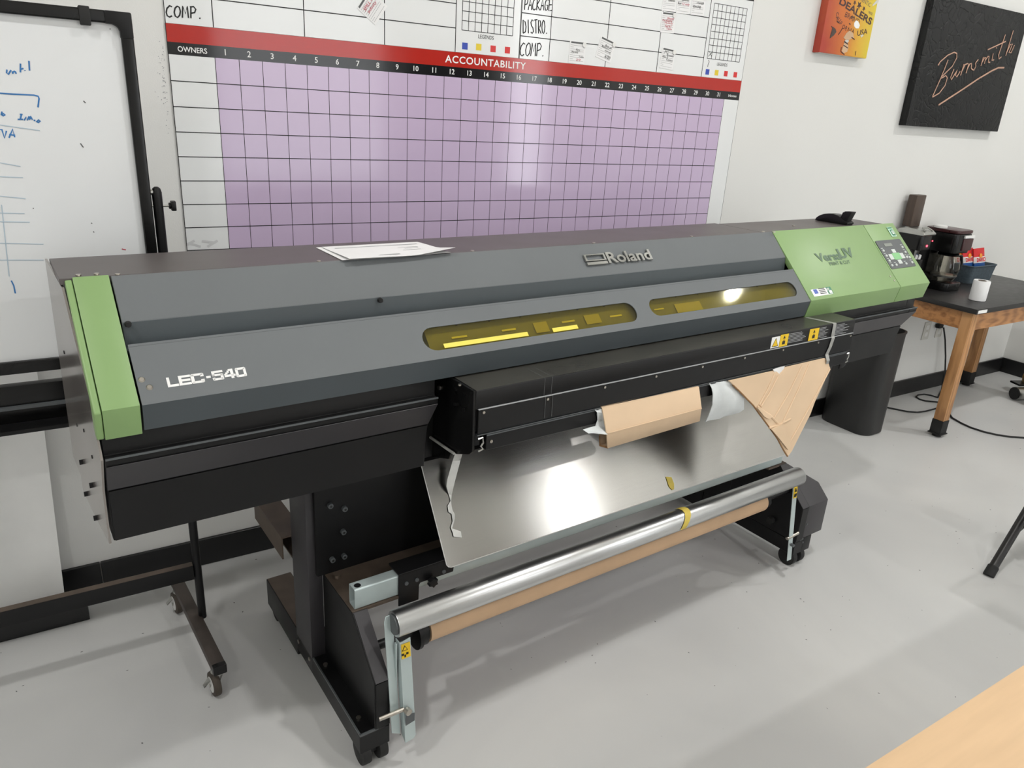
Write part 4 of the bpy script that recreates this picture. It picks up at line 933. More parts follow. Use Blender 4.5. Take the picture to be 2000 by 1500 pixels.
card((1113.4, 79.2), (1144.6, 83), (1110.5, 122.5), 'note card reading Fire with a red date beside the lower COMP lettering', [('Fire', .4, .42, .25, .1), ('Permit', .15, .54, .4, .1), ('Table', .62, .72, .3, .08), ('2/3', .45, .87, .28, .1)], ['ink_black', 'ink_black', 'ink_black', 'ink_red'])
card((1174, 69.8), (1203, 84), (1164.5, 111), 'tilted note card with black writing next to the Fire card', [('Box of', .4, .36, .45, .1), ('Retire C', .2, .46, .55, .1), ('setup', .45, .6, .4, .09), ('6/20', .55, .86, .35, .14)], 'ink_black')
card((1294, 92), (1320, 98), (1287, 132), 'note card with black writing lowest right beside the legend grid', [('PC', .2, .26, .3, .13), ('Known', .4, .36, .5, .1), ('No. 2', .1, .48, .4, .12), ('Contact', .4, .58, .5, .09)], 'ink_black')
card((1293.3, 22.7), (1320, 26), (1289.6, 62.7), 'note card filled with red handwriting below the row of three cards', [('Shoes', .4, .34, .5, .11), ('Packaging', .08, .48, .72, .13), ('Mockup', .25, .58, .6, .1), ('Sick/', .3, .72, .5, .11), ('Table', .4, .84, .42, .09)], 'ink_red')
card((1296, -20), (1323, -17), (1292, 20.7), 'left note card of the row of three at the top edge', [('ideas', .4, .52, .5, .1)], 'ink_black')
card((1324.5, -16), (1351, -12.5), (1320.7, 25.3), 'middle note card of the row of three at the top edge', [('quotes', .35, .42, .5, .1), ('for', .05, .58, .3, .12), ('12 only', .38, .62, .55, .14)], ['ink_black', 'ink_black', 'ink_red'])
card((1353, -13), (1379, -10), (1348.7, 28.7), 'right note card of the row of three at the top edge', [('change', .35, .48, .55, .12), ('spacing', .1, .68, .6, .16)], 'ink_black')

# ================================================================== canvases
dl = empty('poster_canvas', (2.92, 0, 1.914), 0, 'orange and yellow weathered poster canvas reading DEALERS', 'canvas')
DX0, DX1, DZ0, DZ1, DY = 2.742, 3.09, 1.914, 2.42, -.04
MB().box(DX0, DX1, DY, -.0008, DZ0, DZ1).build('canvas', 'poster_print', dl, bevel=.002)
MB().box(DX0+.012, DX1-.012, DY+.006, -.0008, DZ0-.001, DZ0+.004).build('stretcher_edge', 'outlet', dl)
Q_ = lambda x, y: (1580+x/11.54, y/11.54)
def dtext(s_, bl, br, h, m='maroon', bold=.03, sp_=1.):
    A, B = wp(Q_(*bl), DY), wp(Q_(*br), DY); R_ = B-A; Un = Vector((-R_.z, 0, R_.x)).normalized(); m_ = MB()
    text(m_, s_, A, R_, Un, w=R_.length, h=h, bold=bold, space=sp_); m_.build('poster_lettering', m, dl)
dtext('DEALERS', (672, 90), (1385, 578), .031); dtext('BRAND', (800, 375), (1120, 560), .022, bold=.0); dtext('AUTHENTIC', (1010, -90), (1375, 165), .018, 'ink_grey', 0); dtext('MDSE', (1335, 300), (1420, 350), .011, 'ink_grey', 0)
dtext('USA', (1085, 815), (1310, 765), .024, bold=.01)
cal = [('C', 605, 300), ('A', 605, 385), ('L', 640, 450), ('I', 672, 490), ('F', 690, 540), ('O', 740, 610), ('R', 800, 660), ('N', 860, 695), ('I', 925, 720), ('A', 955, 735)]
for i, (s_, x, y) in enumerate(cal):
    t0 = -1.05 + i*.095; nx, ny = x+52*math.cos(-t0)*.9, y+52*math.sin(-t0)*1.0
    A = wp(Q_(x, y), DY); R_ = Vector((math.cos(t0), 0, math.sin(t0))); Un = Vector((-R_.z, 0, R_.x)); m_ = MB(); text(m_, s_, A, R_, Un, h=.0175, bold=.01); m_.build('poster_lettering', 'maroon', dl)
for x, y, r_ in ((1035, 60, .012), (1135, 120, .019), (1240, 195, .012)):
    c_ = wp(Q_(x, y), DY-.0006); pts = [(r_ if k % 2 == 0 else r_*.4) for k in range(10)]
    MB().plate([(c_.x+p_*math.sin(math.pi*k/5+.5), DY-.0008, c_.z+p_*math.cos(math.pi*k/5+.5)) for k, p_ in enumerate(pts)], (0, .0006, 0)).build('star', 'maroon', dl)
for poly, m_ in (([(1020, 520), (1060, 460), (1110, 480), (1150, 570), (1120, 640), (1060, 640), (1020, 590)], 'white'), ([(1440, 100), (1530, 0), (1580, 0), (1560, 60), (1480, 110), (1430, 140)], 'outlet'), ([(850, 740), (920, 690), (1000, 750), (1010, 850), (900, 900), (830, 900), (780, 850)], 'kraft'),
                 ([(760, 1080), (800, 950), (880, 960), (890, 1080), (860, 1170), (780, 1200), (740, 1150)], 'kraft'), ([(480, 800), (540, 600), (600, 650), (620, 720), (560, 800), (470, 870)], 'brown_box'), ([(820, 900), (890, 890), (900, 930), (850, 990), (790, 960)], 'outlet'), ([(1160, 800), (1215, 770), (1230, 800), (1180, 850)], 'outlet')):
    MB().plate([wp(Q_(x, y), DY-.0011) for x, y in poly], (0, .0008, 0)).build('torn_patch', m_, dl)
cr = MB()
for line in ([(760, 630), (700, 730), (665, 780)], [(630, 480), (690, 520)], [(800, 930), (880, 1000)], [(780, 1020), (880, 1085)], [(735, 1060), (720, 1160), (800, 1230)], [(1060, 1150), (1045, 1250)], [(940, 380), (1020, 385)], [(905, 530), (935, 550)], [(960, 840), (1030, 890)], [(510, 590), (560, 680), (500, 770)]): cr.tube([wp(Q_(x, y), DY-.0012) for x, y in line], .0022, 5, ((0, -1, 0), .3))
tag(cr.build('crack_lines', 'maroon', dl), kind='stuff')

bs = empty('leather_canvas', (3.99, 0, 1.63), 0, 'black leather-look canvas with copper script reading Burnsmith', 'canvas')
SX0, SX1, SZ0, SZ1 = 3.528, 4.45, 1.628, 2.244
MB().box(SX0, SX1, DY, -.0008, SZ0, SZ1).build('canvas', 'leather_black', bs, bevel=.003)
MB().box(SX0+.001, SX0+.045, DY-.0008, DY, SZ0+.001, SZ1-.001).build('spine_fold', 'leather_black', bs)
J = lambda x, y: wp((1750+x/5.556, y/5.556), DY-.002)
script = [[(455, 710), (480, 670), (560, 600), (630, 568), (660, 580), (658, 630), (610, 720), (500, 828)], [(565, 650), (530, 740), (480, 860), (395, 1050)], [(490, 850), (540, 820), (556, 845), (530, 930), (470, 1010), (395, 1055)],
 [(628, 750), (592, 840), (600, 866), (640, 800), (664, 760), (645, 815), (660, 835), (695, 775)], [(738, 695), (700, 818)], [(720, 765), (750, 700), (778, 690)], [(790, 690), (760, 795)], [(772, 750), (800, 695), (820, 688), (815, 740), (830, 758)],
 [(893, 645), (862, 685), (866, 720), (845, 762), (826, 752)], [(948, 620), (920, 716)], [(932, 680), (962, 625), (975, 622), (958, 692)], [(968, 655), (998, 612), (1010, 612), (1000, 676), (1020, 676)], [(1055, 580), (1040, 655), (1062, 650)], [(1086, 516), (1090, 522)],
 [(1187, 375), (1112, 600), (1118, 640), (1142, 618)], [(995, 540), (1190, 450)], [(1273, 330), (1190, 605)], [(1205, 560), (1240, 485), (1265, 475), (1225, 572), (1248, 572), (1285, 490)], [(460, 1140), (700, 985), (900, 850), (1040, 768), (1110, 735), (1172, 735)]]
k = MB()
for i, st_ in enumerate(script): k.tube([J(x, y) for x, y in st_], 0.0048 if i == len(script)-1 else .0036, 6, ((0, -1, 0), .4))
k.build('script_lettering', 'copper', bs)

# wall sockets
for i, (x, lab_) in enumerate(((4.315, 'white wall socket plate further from the plugged-in cord'), (4.465, 'white wall socket plate with the black plug'))):
    o = empty('wall_outlet', (x, 0, .42), 0, lab_, 'outlet', 'wall outlets under the table')
    MB().box(x-.036, x+.036, -.006, -.0005, .362, .478).build('cover_plate', 'outlet', o, bevel=.002)
    for z in (.397, .443): MB().prism([(x+a, z+b) for a, b in rrect(-.016, .016, -.014, .014, .006)], -.0075, -.005, 1).build('socket', 'white_plastic', o)
    MB().cyl((x, -.006, .42), (x, -.0075, .42), .003, n=8).build('screw', 'screw', o)

# ================================================================== rolling whiteboard at the left
wy = -.44
wb = empty('rolling_whiteboard', (-.72, wy, 0), 0, 'rolling whiteboard in a black frame with blue marker writing', 'whiteboard')
WX0, WX1 = -1.42, -.132
zt_, zb_ = 1.747, .935
MB().box(WX0+.02, WX1-.02, wy-.004, wy+.004, zb_+.02, zt_-.02).build('writing_surface', 'whiteboard', wb)
fr = MB().box(WX0+.03, WX1-.03, wy-.016, wy+.016, zt_-.026, zt_).build('top_rail', 'black_metal_gloss', wb, bevel=.006, seg=3)
MB().box(WX0+.03, WX1-.03, wy-.016, wy+.016, zb_, zb_+.03).build('bottom_rail', 'black_metal_gloss', wb, bevel=.005, seg=3)
MB().box(WX1-.026, WX1, wy-.016, wy+.016, zb_+.02, zt_-.03).build('side_rail', 'black_metal_gloss', wb, bevel=.006, seg=3)
MB().box(WX0, WX0+.026, wy-.016, wy+.016, zb_+.02, zt_-.03).build('side_rail', 'black_metal_gloss', wb, bevel=.006, seg=3)
for sx_ in (1, -1):
    for zc, dz in ((zt_, -1), (zb_, 1)):
        xo = WX1 if sx_ > 0 else WX0
        L_ = [(0, 0), (-.055, 0), (-.055, .027), (-.040, .027), (-.031, .031), (-.027, .04), (-.027, .055), (0, .055)]
        MB().prism([(xo+a*sx_, zc+b*dz) for a, b in L_], wy-.0185, wy+.0185, 1).build('corner_cap', 'black_metal', wb, bevel=.004)
MB().box(-.235, -.214, wy-.020, wy+.020, zt_-.034, zt_+.004).build('paper_clip', 'rubber', wb, bevel=.002)
MB().box(WX0+.02, -.08, wy+.004, wy+.03, .80, .900).build('cross_beam', 'black_metal_gloss', wb, bevel=.003)
MB().box(WX0+.02, -.085, wy-.05, wy+.004, .795, .806).build('pen_ledge', 'black_metal', wb, bevel=.003)
MB().box(WX0+.1, WX1-.20, wy-.006, wy+.003, .842, .850).build('beam_highlight', 'panel_grey', wb)  # pale strip paints the highlight line along the beam
for x in (-.118, WX0+.0-.02):
    MB().tube([(x, wy, .10), (x, wy, 1.345)], .0115, 14).build('post', 'black_metal', wb, smooth=.9)
    MB().lathe([(.0115, 1.34), (.0115, 1.355), (.009, 1.364), (.004, 1.368)], (x, wy, 0), 2, 14).build('post_cap', 'black_metal', wb)
MB().cyl((-.134, wy, 1.322), (-.084, wy, 1.322), .0028, n=8).build('pivot_rod', 'steel', wb)
kn = MB(); kn.cyl((-.094, wy, 1.322), (-.088, wy, 1.322), .008, n=12); kn.prism([(wy+a, 1.322+b) for a, b in [((.015 if k % 2 else .012)*math.cos(math.pi*k/4), (.015 if k % 2 else .012)*math.sin(math.pi*k/4)) or (0, 0) for k in range(8)]] if False else [(wy+(.016 if q % 2 else .012)*math.cos(math.pi*q/4), 1.322+(.016 if q % 2 else .012)*math.sin(math.pi*q/4)) for q in range(8)], -.089, -.078)
kn.build('knob', 'black_metal', wb, bevel=.002)
MB().cyl((-.133, wy, 1.355), (-.126, wy, 1.355), .007, n=10).build('hinge', 'steel', wb)
lbar = MB().box(WX0, -.13, wy-.012, wy+.012, .245, .292).build('lower_bar', 'black_metal', wb, bevel=.002)
MB().box(WX0, -.131, wy-.0105, wy+.0105, .2922, .2928).build('dust_film', 'black_dusty', wb, lbar)
def wfoot(xf, yf, xr, yr, mirror=False):
    a, b = Vector((xf, yf, 0)), Vector((xr, yr, 0)); d_ = (b-a).normalized(); n_ = Vector((d_.y, -d_.x, 0))*.018
    k_ = MB(); k_.plate([a-n_+Vector((0, 0, .082)), a+n_+Vector((0, 0, .082)), b+n_+Vector((0, 0, .082)), b-n_+Vector((0, 0, .082))], (0, 0, .027))
    f_ = k_.build('foot_bar', 'foot_dusty', wb, bevel=.004)
    for e_, s_ in ((a, 1), (b, -1)):
        MB().plate([e_-n_*1.03+Vector((0, 0, .081))-d_*.004*s_, e_+n_*1.03+Vector((0, 0, .081))-d_*.004*s_, e_+n_*1.03+Vector((0, 0, .110))-d_*.004*s_, e_-n_*1.03+Vector((0, 0, .110))-d_*.004*s_], d_*.02*s_).build('end_cap', 'black_metal_gloss', wb, f_, bevel=.004)
        c_ = e_ + d_*.03*s_; ca = MB().lathe([(.020, .068), (.020, .074), (.016, .078), (.012, .083)], (c_.x, c_.y, 0), 2, 16).build('caster_plate', 'steel', wb, f_)
        w0 = c_ + Vector((-.012, -.006, .036)); tdir = Vector((.98, .15, 0)).normalized()
        MB().cyl(w0-tdir*.010, w0+tdir*.010, .036, n=24).build('caster_wheel', 'rubber_brown', wb, f_, bevel=.006)
        MB().cyl(w0-tdir*.0112, w0+tdir*.0112, .023, n=20).build('wheel_hub', 'white_plastic', wb, f_)
        fk = MB()
        for sg in (-1, 1): fk.plate([w0+tdir*(.0125*sg)+Vector((0, -.004, -.006)), w0+tdir*(.0125*sg)+Vector((0, .010, -.004)), c_+tdir*(.0125*sg)+Vector((.004, .016, .070)), c_+tdir*(.0125*sg)+Vector((0, -.014, .070))], tdir*(.0018*sg))
        fk.build('caster_fork', 'steel', wb, f_)
        MB().plate([w0+Vector((-.012, -.012, .020)), w0+Vector((-.030, -.022, .012)), w0+Vector((-.032, -.010, .012)), w0+Vector((-.014, .004, .022))], (0, 0, .003)).build('brake_tab', 'steel', wb, f_)
wfoot(-.117, -.690, -.158, -.205); wfoot(WX0-.02, -.690, WX0-.02, -.205)
# marker writing on the board
yb = wy-.0045
def ink(lines, m, r, name='marker_writing'):
    k_ = MB()
    for l_ in lines: k_.tube([on_y(p_, yb) for p_ in l_], r, 5, ((0, -1, 0), .25))
    o_ = k_.build(name, m, wb)
    if len(lines) > 3: tag(o_, kind='stuff')
Z1 = lambda x, y: (x/5.556, y/5.556)
ink([[Z1(75, 755), Z1(72, 790), Z1(90, 808), Z1(120, 760)], [Z1(135, 775), Z1(140, 800)], [Z1(138, 785), Z1(158, 772), Z1(168, 780), Z1(175, 800)], [Z1(222, 690), Z1(222, 785)], [Z1(215, 755), Z1(255, 742)], [Z1(270, 762), Z1(272, 770)], [Z1(314, 660), Z1(320, 765)],
     [Z1(-40, 1008), Z1(150, 1022), Z1(370, 1032), Z1(415, 1045), Z1(424, 1070), Z1(412, 1165)], [Z1(22, 1210), Z1(14, 1245), Z1(35, 1258), Z1(55, 1245), Z1(40, 1232), Z1(18, 1245)], [Z1(215, 1240), Z1(245, 1242)], [Z1(232, 1242), Z1(222, 1292)], [Z1(192, 1295), Z1(250, 1295)],
     [Z1(262, 1305), Z1(285, 1270), Z1(295, 1305), Z1(318, 1262)], [Z1(318, 1300), Z1(335, 1260), Z1(352, 1300)], [Z1(322, 1285), Z1(350, 1280)], [Z1(365, 1305), Z1(385, 1308)], [Z1(392, 1315), Z1(415, 1330), Z1(438, 1312), Z1(420, 1300), Z1(405, 1315)],
     [Z1(-30, 1410), Z1(20, 1405), Z1(50, 1500), Z1(70, 1420)], [Z1(98, 1495), Z1(138, 1400), Z1(160, 1490)], [Z1(100, 1460), Z1(165, 1468)]], 'ink_blue', .0016)
ink([[(0, 345), (45, 347)], [(0, 383), (50, 388)], [(0, 416), (48, 417)], [(0, 433), (58, 434)], [(0, 475), (85, 477)], [(0, 508), (85, 508)], [(0, 244), (78, 255)], [(3, 400), (18, 540)], [(0, 318), (40, 325)]], 'ink_blue_faint', .0011, 'faint_writing')
ink([[(22, 548), (27, 558), (30, 573)]], 'ink_blue', .0015, 'marker_stroke')
ink([[(157, 280), (160, 284), (163, 288)], [(163, 197), (167, 201)], [(64, 407), (66, 407)], [(178, 435), (180, 437)], [(182, 452), (184, 454)], [(214, 56), (216, 57)]], 'ink_grey', .0012, 'marker_dots')
ink([[(238, 486), (246, 488)]], 'ink_red', .0012, 'marker_dash')

# white panel leaning on the wall behind, black plank on the floor
a_ = on_y((126, 1156), -.06); b_ = on_y((85, 830), -.06)
dx = (b_.x-a_.x)/(b_.z-a_.z)
pn = MB().plate([(-1.3, -.105, .002), (a_.x-dx*a_.z, -.105, .002), (a_.x+dx*(1.0-a_.z), -.018, 1.0), (-1.3, -.018, 1.0)], (0, .008, 0)).build('display_board', 'white', org=(-.9, -.1, 0))
tag(pn, 'plain white panel leaning against the wall behind the rolling whiteboard', 'panel')
e1 = on_z((176, 1210), 0)
tag(MB().box(-1.35, e1.x, e1.y, e1.y+.03, .0005, .075).build('black_plank', 'baseboard_black', org=(-.9, e1.y, 0), bevel=.002), 'low black plank on the floor under the rolling whiteboard', 'plank')
# scuff marks on the wall left of the boards
sc_ = MB(); random.seed(3)
for i in range(60):
    y = random.gauss(165, 45); x = 322 + (y-120)*.07 - abs(random.gauss(0, 7)); p_ = wp((x, y), -.0004); r_ = random.uniform(.0005, .0013); sc_.box(p_.x-r_, p_.x+r_, -.0007, -.0001, p_.z-r_, p_.z+r_)
sc_o = sc_.build('wall_scuffs', 'print_grey', org=(-.03, 0, 1.55)); tag(sc_o, 'sprinkle of dark scuff specks on the wall beside the boards', 'scuffs', kind='stuff')

# ================================================================== side table with the coffee things
TX0, TX1, TY0, TY1, TZ = 3.712, 4.905, -.553, -.02, .75
tb = empty('work_table', (4.3, -.29, 0), 0, 'wooden work table with a black laminate top and square legs', 'table')
MB().box(TX0, TX1, TY0, TY1, TZ-.027, TZ).build('table_top', 'laminate_black', tb, bevel=.002)
lb = MB().box(TX0+.012, TX0+.10, TY0-.0006, TY0, TZ-.023, TZ-.006).build('edge_label', 'white', tb)
i_ = .03
MB().box(TX0+i_, TX1-i_, TY0+i_, TY0+i_+.02, TZ-.127, TZ-.0275).build('front_apron', 'wood_apron', tb, bevel=.001, seg=1)
MB().box(TX0+i_, TX1-i_, TY1-i_-.02, TY1-i_, TZ-.127, TZ-.0275).build('rear_apron', 'wood_apron', tb)
for x in (TX0+i_, TX1-i_-.02): MB().box(x, x+.02, TY0+i_+.02, TY1-i_-.02, TZ-.127, TZ-.0275).build('side_apron', 'wood_apron', tb, bevel=.001, seg=1)
for x in (TX0+.026, TX1-.026-.057):
    for y in (TY0+.026, TY1-.026-.057):
        l_ = MB().box(x, x+.057, y, y+.057, .09, TZ-.0275).build('leg', 'wood_leg', tb, bevel=.002)
        MB().box(x-.003, x+.06, y-.003, y+.06, .016, .10).build('rubber_boot', 'rubber', tb, l_, bevel=.003)
        MB().box(x-.008, x+.065, y-.008, y+.065, .016, .022).build('boot_rim', 'rubber', tb, l_)
        MB().cyl((x+.0285, y+.0285, .0005), (x+.0285, y+.0285, .017), .024, .02, n=16).build('leveler', 'rubber', tb, l_)

def Tt(px, z=TZ): return on_z(px, z)
# drip coffee maker with glass carafe
c_ = Vector((4.055, -.118, TZ)); cm = empty('drip_coffee_maker', c_, 0, 'black drip coffee maker with a glass carafe', 'coffee maker')
x, y = c_.x, c_.y
MB().prism([(x+a, y+b) for a, b in rrect(-.085, .085, -.115, .095, .04)], TZ+.0005, TZ+.045, 2).build('base', 'black_metal_gloss', cm, bevel=.004)
MB().box(x-.08, x+.08, y+.03, y+.095, TZ+.045, TZ+.24).build('tower', 'black_metal_gloss', cm, bevel=.008)
MB().prism([(x+a, y+b) for a, b in rrect(-.083, .083, -.105, .095, .03)], TZ+.215, TZ+.325, 2).build('brew_head', 'black_metal_gloss', cm, bevel=.01)
MB().prism([(x+a, y+b) for a, b in rrect(-.083, .083, -.105, .095, .03)], TZ+.326, TZ+.345, 2).build('lid', 'maroon', cm, bevel=.006)
MB().prism([(x+a, y+b) for a, b in rrect(-.02, .078, -.113, -.09, .008)], TZ+.232, TZ+.30, 2).build('control_face', 'maroon', cm, bevel=.003)
MB().box(x-.02, x+.078, y-.1145, y-.106, TZ+.303, TZ+.318).build('label_strip', 'white', cm)
MB().lathe([(.035, TZ+.3455), (.035, TZ+.356), (.03, TZ+.359)], (x-.055, y+.02, 0), 2, 20).build('knob_cap', 'white_plastic', cm)
cy_ = y-.035
cf = MB().lathe([(.052, TZ+.05), (.064, TZ+.07), (.073, TZ+.105), (.074, TZ+.13), (.068, TZ+.165), (.056, TZ+.19), (.053, TZ+.20)], (x, cy_, 0), 2, 28).build('carafe', 'carafe_glass', cm)
MB().lathe([(.0832, TZ+.088), (.0842, TZ+.092), (.0842, TZ+.098), (.0832, TZ+.101)], (x, cy_, 0), 2, 28).build('carafe_band', 'steel', cm, cf) if False else MB().lathe([(.066, TZ+.073), (.0675, TZ+.076), (.0695, TZ+.083), (.068, TZ+.084)], (x, cy_, 0), 2, 28).build('carafe_band', 'steel', cm, cf)
MB().lathe([(.056, TZ+.195), (.058, TZ+.20), (.05, TZ+.211), (.02, TZ+.214)], (x, cy_, 0), 2, 24).build('carafe_lid', 'black_metal_gloss', cm, cf)
MB().tube([(x+.05, cy_-.02, TZ+.195), (x+.082, cy_-.032, TZ+.19), (x+.094, cy_-.036, TZ+.15), (x+.088, cy_-.034, TZ+.11), (x+.070, cy_-.026, TZ+.095)], .009, 8).build('handle', 'black_metal_gloss', cm, cf)
# pod coffee machine, left of it
pm = empty('pod_coffee_machine', (3.772, -.09, TZ), 0, 'black single-cup coffee machine with silver lid and tall brown tank', 'coffee maker')
X0, X1, Y0, Y1 = 3.716, 3.830, -.170, -.018
MB().prism(rrect(X0, X1, Y0, Y1, .02), TZ+.0005, TZ+.022, 2).build('drip_base', 'black_metal_gloss', pm, bevel=.004)
MB().box(X0+.004, X1-.004, -.085, Y1, TZ+.022, TZ+.25).build('back_tower', 'black_metal_gloss', pm, bevel=.008)
MB().prism(rrect(X0, X1, Y0, Y1, .025), TZ+.235, TZ+.318, 2).build('brew_head', 'black_metal_gloss', pm, bevel=.008)
k = MB(); k.prism([(Y0-.004, TZ+.317), (Y0-.008, TZ+.329), (Y0+.012, TZ+.342), (Y0+.05, TZ+.350), (Y1-.05, TZ+.352), (Y1, TZ+.340), (Y1+.002, TZ+.326), (Y1, TZ+.317)], X0-.002, X1+.002); k.build('silver_lid', 'steel', pm, bevel=.009, seg=3)
k = MB(); k.tube([(X0+.02, Y0+.004, TZ+.342), (X0+.03, Y0+.03, TZ+.356), (X1-.03, Y0+.03, TZ+.356), (X1-.02, Y0+.004, TZ+.342)], .004, 8); k.build('lid_handle', 'steel', pm)
MB().box(3.735, 3.826, -.074, -.024, TZ+.352, 1.275).build('water_tank', 'brown_box', pm, bevel=.006)
mr2 = bpy.data.materials.new('indicator_red'); mr2.use_nodes = True; MATS['indicator_red'] = mr2
mr2.node_tree.nodes['Principled BSDF'].inputs['Base Color'].default_value = (.5, .02, .03, 1); mr2.node_tree.nodes['Principled BSDF'].inputs['Emission Color'].default_value = (1, .05, .08, 1); mr2.node_tree.nodes['Principled BSDF'].inputs['Emission Strength'].default_value = 6; mr2.cycles.emission_sampling = 'NONE'
MB().cyl((X1-.012, Y0, TZ+.288), (X1-.012, Y0-.003, TZ+.288), .0032, n=10).build('indicator_light', 'indicator_red', pm)
MB().cyl((X1-.055, Y0, TZ+.262), (X1-.055, Y0-.003, TZ+.262), .006, n=10).build('indicator_light', 'indicator_red', pm)
# black cup of sachets under the brewing head
cx_, cyy = 3.776, -.128
cu = empty('sachet_cup', (cx_, cyy, TZ), 0, 'dark cup stuffed with white and blue sachets under the single-cup machine', 'cup')
MB().lathe([(.026, TZ+.0225), (.032, TZ+.04), (.036, TZ+.185), (.033, TZ+.185), (.030, TZ+.06), (.015, TZ+.055)], (cx_, cyy, 0), 2, 20).build('cup', 'black_metal_gloss', cu)
for dx_, dy_, m_ in ((-.016, -.008, 'paper'), (0, .002, 'bag_blue'), (.014, -.004, 'paper'), (.006, -.012, 'white')):
    MB().plate([(cx_+dx_-.010, cyy+dy_, TZ+.14), (cx_+dx_+.010, cyy+dy_, TZ+.14), (cx_+dx_*1.2+.009, cyy+dy_-.006, TZ+.205), (cx_+dx_*1.2-.010, cyy+dy_-.006, TZ+.210)], (0, .003, 0)).build('sachet', m_, cu)
# basket with snack bags
bk = empty('storage_basket', (4.50, -.085, TZ), 0, 'small grey woven storage basket on the table', 'basket')
def ring(z, g): return [Vector((px_, py_, z)) for px_, py_ in rrect(4.375-g, 4.63+g, -.145-g, -.040+min(g, .012), .022)]
rows = [ring(TZ+.001, 0), ring(TZ+.03, .004), ring(TZ+.07, .008), ring(TZ+.105, .012), ring(TZ+.105, .007), ring(TZ+.03, -.002), ring(TZ+.012, -.006)]
k = MB(); n_ = len(rows[0])
for r_ in rows: k.v += r_
for i in range(len(rows)-1):
    for j in range(n_): k.f.append((i*n_+j, i*n_+(j+1) % n_, (i+1)*n_+(j+1) % n_, (i+1)*n_+j))
k.f.append(tuple(range((len(rows)-1)*n_, len(rows)*n_))); k.f.append(tuple(range(n_))[::-1])
k.build('weave', 'basket', bk)
k = MB(); k.tube([p_+Vector((0, 0, .001)) for p_ in rows[3]]+[rows[3][0]+Vector((0, 0, .001))], .0045, 6); k.build('rim', 'basket', bk)
def bag(x, y, tilt, label):
    o = empty('snack_bag', (x, y, TZ+.05), 0, label, 'snack bag', 'snack bags in the basket')
    R_ = Vector((.98, -.1, .05)).normalized(); Un = Vector((tilt*.5, .25, 1)).normalized(); N_ = R_.cross(Un).normalized()
    def rows_(a, b, off, pf):
        rr = []
        for i in range(7):
            t = a+(b-a)*i/6
            rr.append([Vector((x, y, TZ+.05)) + R_*(.05*(j/6*2-1)) + Un*(.155*t) + N_*(off + pf*.010*math.sin(math.pi*max(0, min(1, t)))*math.sin(math.pi*j/6)) for j in range(7)])
        return rr
    MB().sheet(rows_(0, .42, 0, 1), -N_*.006).build('blue_part', 'bag_blue', o); MB().sheet(rows_(.42, .66, 0, 1), -N_*.006).build('white_part', 'bag_white', o); MB().sheet(rows_(.66, 1, 0, 1), -N_*.006).build('red_part', 'bag_red', o)
    m_ = MB(); text(m_, 'DAVID', Vector((x, y, TZ+.05)) - R_*.042 + Un*(.155*.46) + N_*.0115, R_, Un, w=.084, h=.026, bold=.04); m_.build('bag_lettering', 'bag_red', o)
    c0 = Vector((x, y, TZ+.05)) + Un*(.155*.70) + N_*.0095; MB().cyl(c0, c0+N_*.0015, .014, n=16).build('sun_mark', 'bag_sun', o)
bag(4.43, -.060, -.5, 'leftmost red, white and blue snack bag in the basket'); bag(4.475, -.086, -.35, 'middle red, white and blue snack bag in the basket'); bag(4.545, -.112, -.2, 'rightmost red, white and blue snack bag in the basket')
# paper roll
rp = Tt((1908, 586)); ro_ = empty('paper_roll', (rp.x, rp.y, TZ), 0, 'white paper roll standing at the front of the black table', 'paper roll')
MB().lathe([(.021, TZ+.108), (.040, TZ+.110), (.042, TZ+.107), (.042, TZ+.003), (.040, TZ+.0005), (.021, TZ+.0005)], (rp.x, rp.y, 0), 2, 32).build('paper', 'paper', ro_)
MB().lathe([(.0205, TZ+.109), (.0205, TZ+.1105), (.016, TZ+.1105), (.016, TZ+.05)], (rp.x, rp.y, 0), 2, 24).build('core', 'black_dusty', ro_)

# plug and cords
pg = empty('power_cord', (4.49, -.05, 0), 0, 'black power cord hanging from the wall socket and looping on the floor', 'cord')
zq = .46; pq = on_y((1740+755/7.692, 540+750/7.692), -.03)
MB().box(pq.x-.025, pq.x+.02, -.035, -.0062, pq.z-.012, pq.z+.014).build('plug', 'rubber', pg, bevel=.004)
def fz(x, y): return on_z((1740+x/7.692, 720+y/7.692), .005)
pts = [pq+Vector((.015, -.01, -.008)), on_y((1740+815/7.692, 540+950/7.692), -.04), on_y((1740+822/7.692, 540+1200/7.692), -.05), on_y((1740+815/7.692, 540+1400/7.692), -.06)]
lp_ = [fz(760, 330), fz(705, 435), fz(600, 400), fz(500, 385), fz(410, 395), fz(380, 425), fz(430, 460), fz(520, 485), fz(690, 500), fz(780, 520), fz(760, 570), fz(655, 605), fz(520, 640), fz(400, 655), fz(250, 645), fz(25, 600), fz(-120, 570)]
MB().tube(pts[:3]+[pts[3]]+lp_, .0048, 8).build('cable', 'rubber', pg, smooth=2)
fc = [fz(905, 590), fz(890, 640), fz(885, 690), fz(920, 740), fz(1060, 820), fz(1200, 885), fz(1400, 950), fz(1600, 995), fz(1800, 1025), fz(2000, 1038), fz(2300, 1030)]
tag(MB().tube(fc, .0055, 8).build('extension_cord', 'rubber', org=fc[4], smooth=2), 'black cord curving across the floor right of the table leg', 'cord')

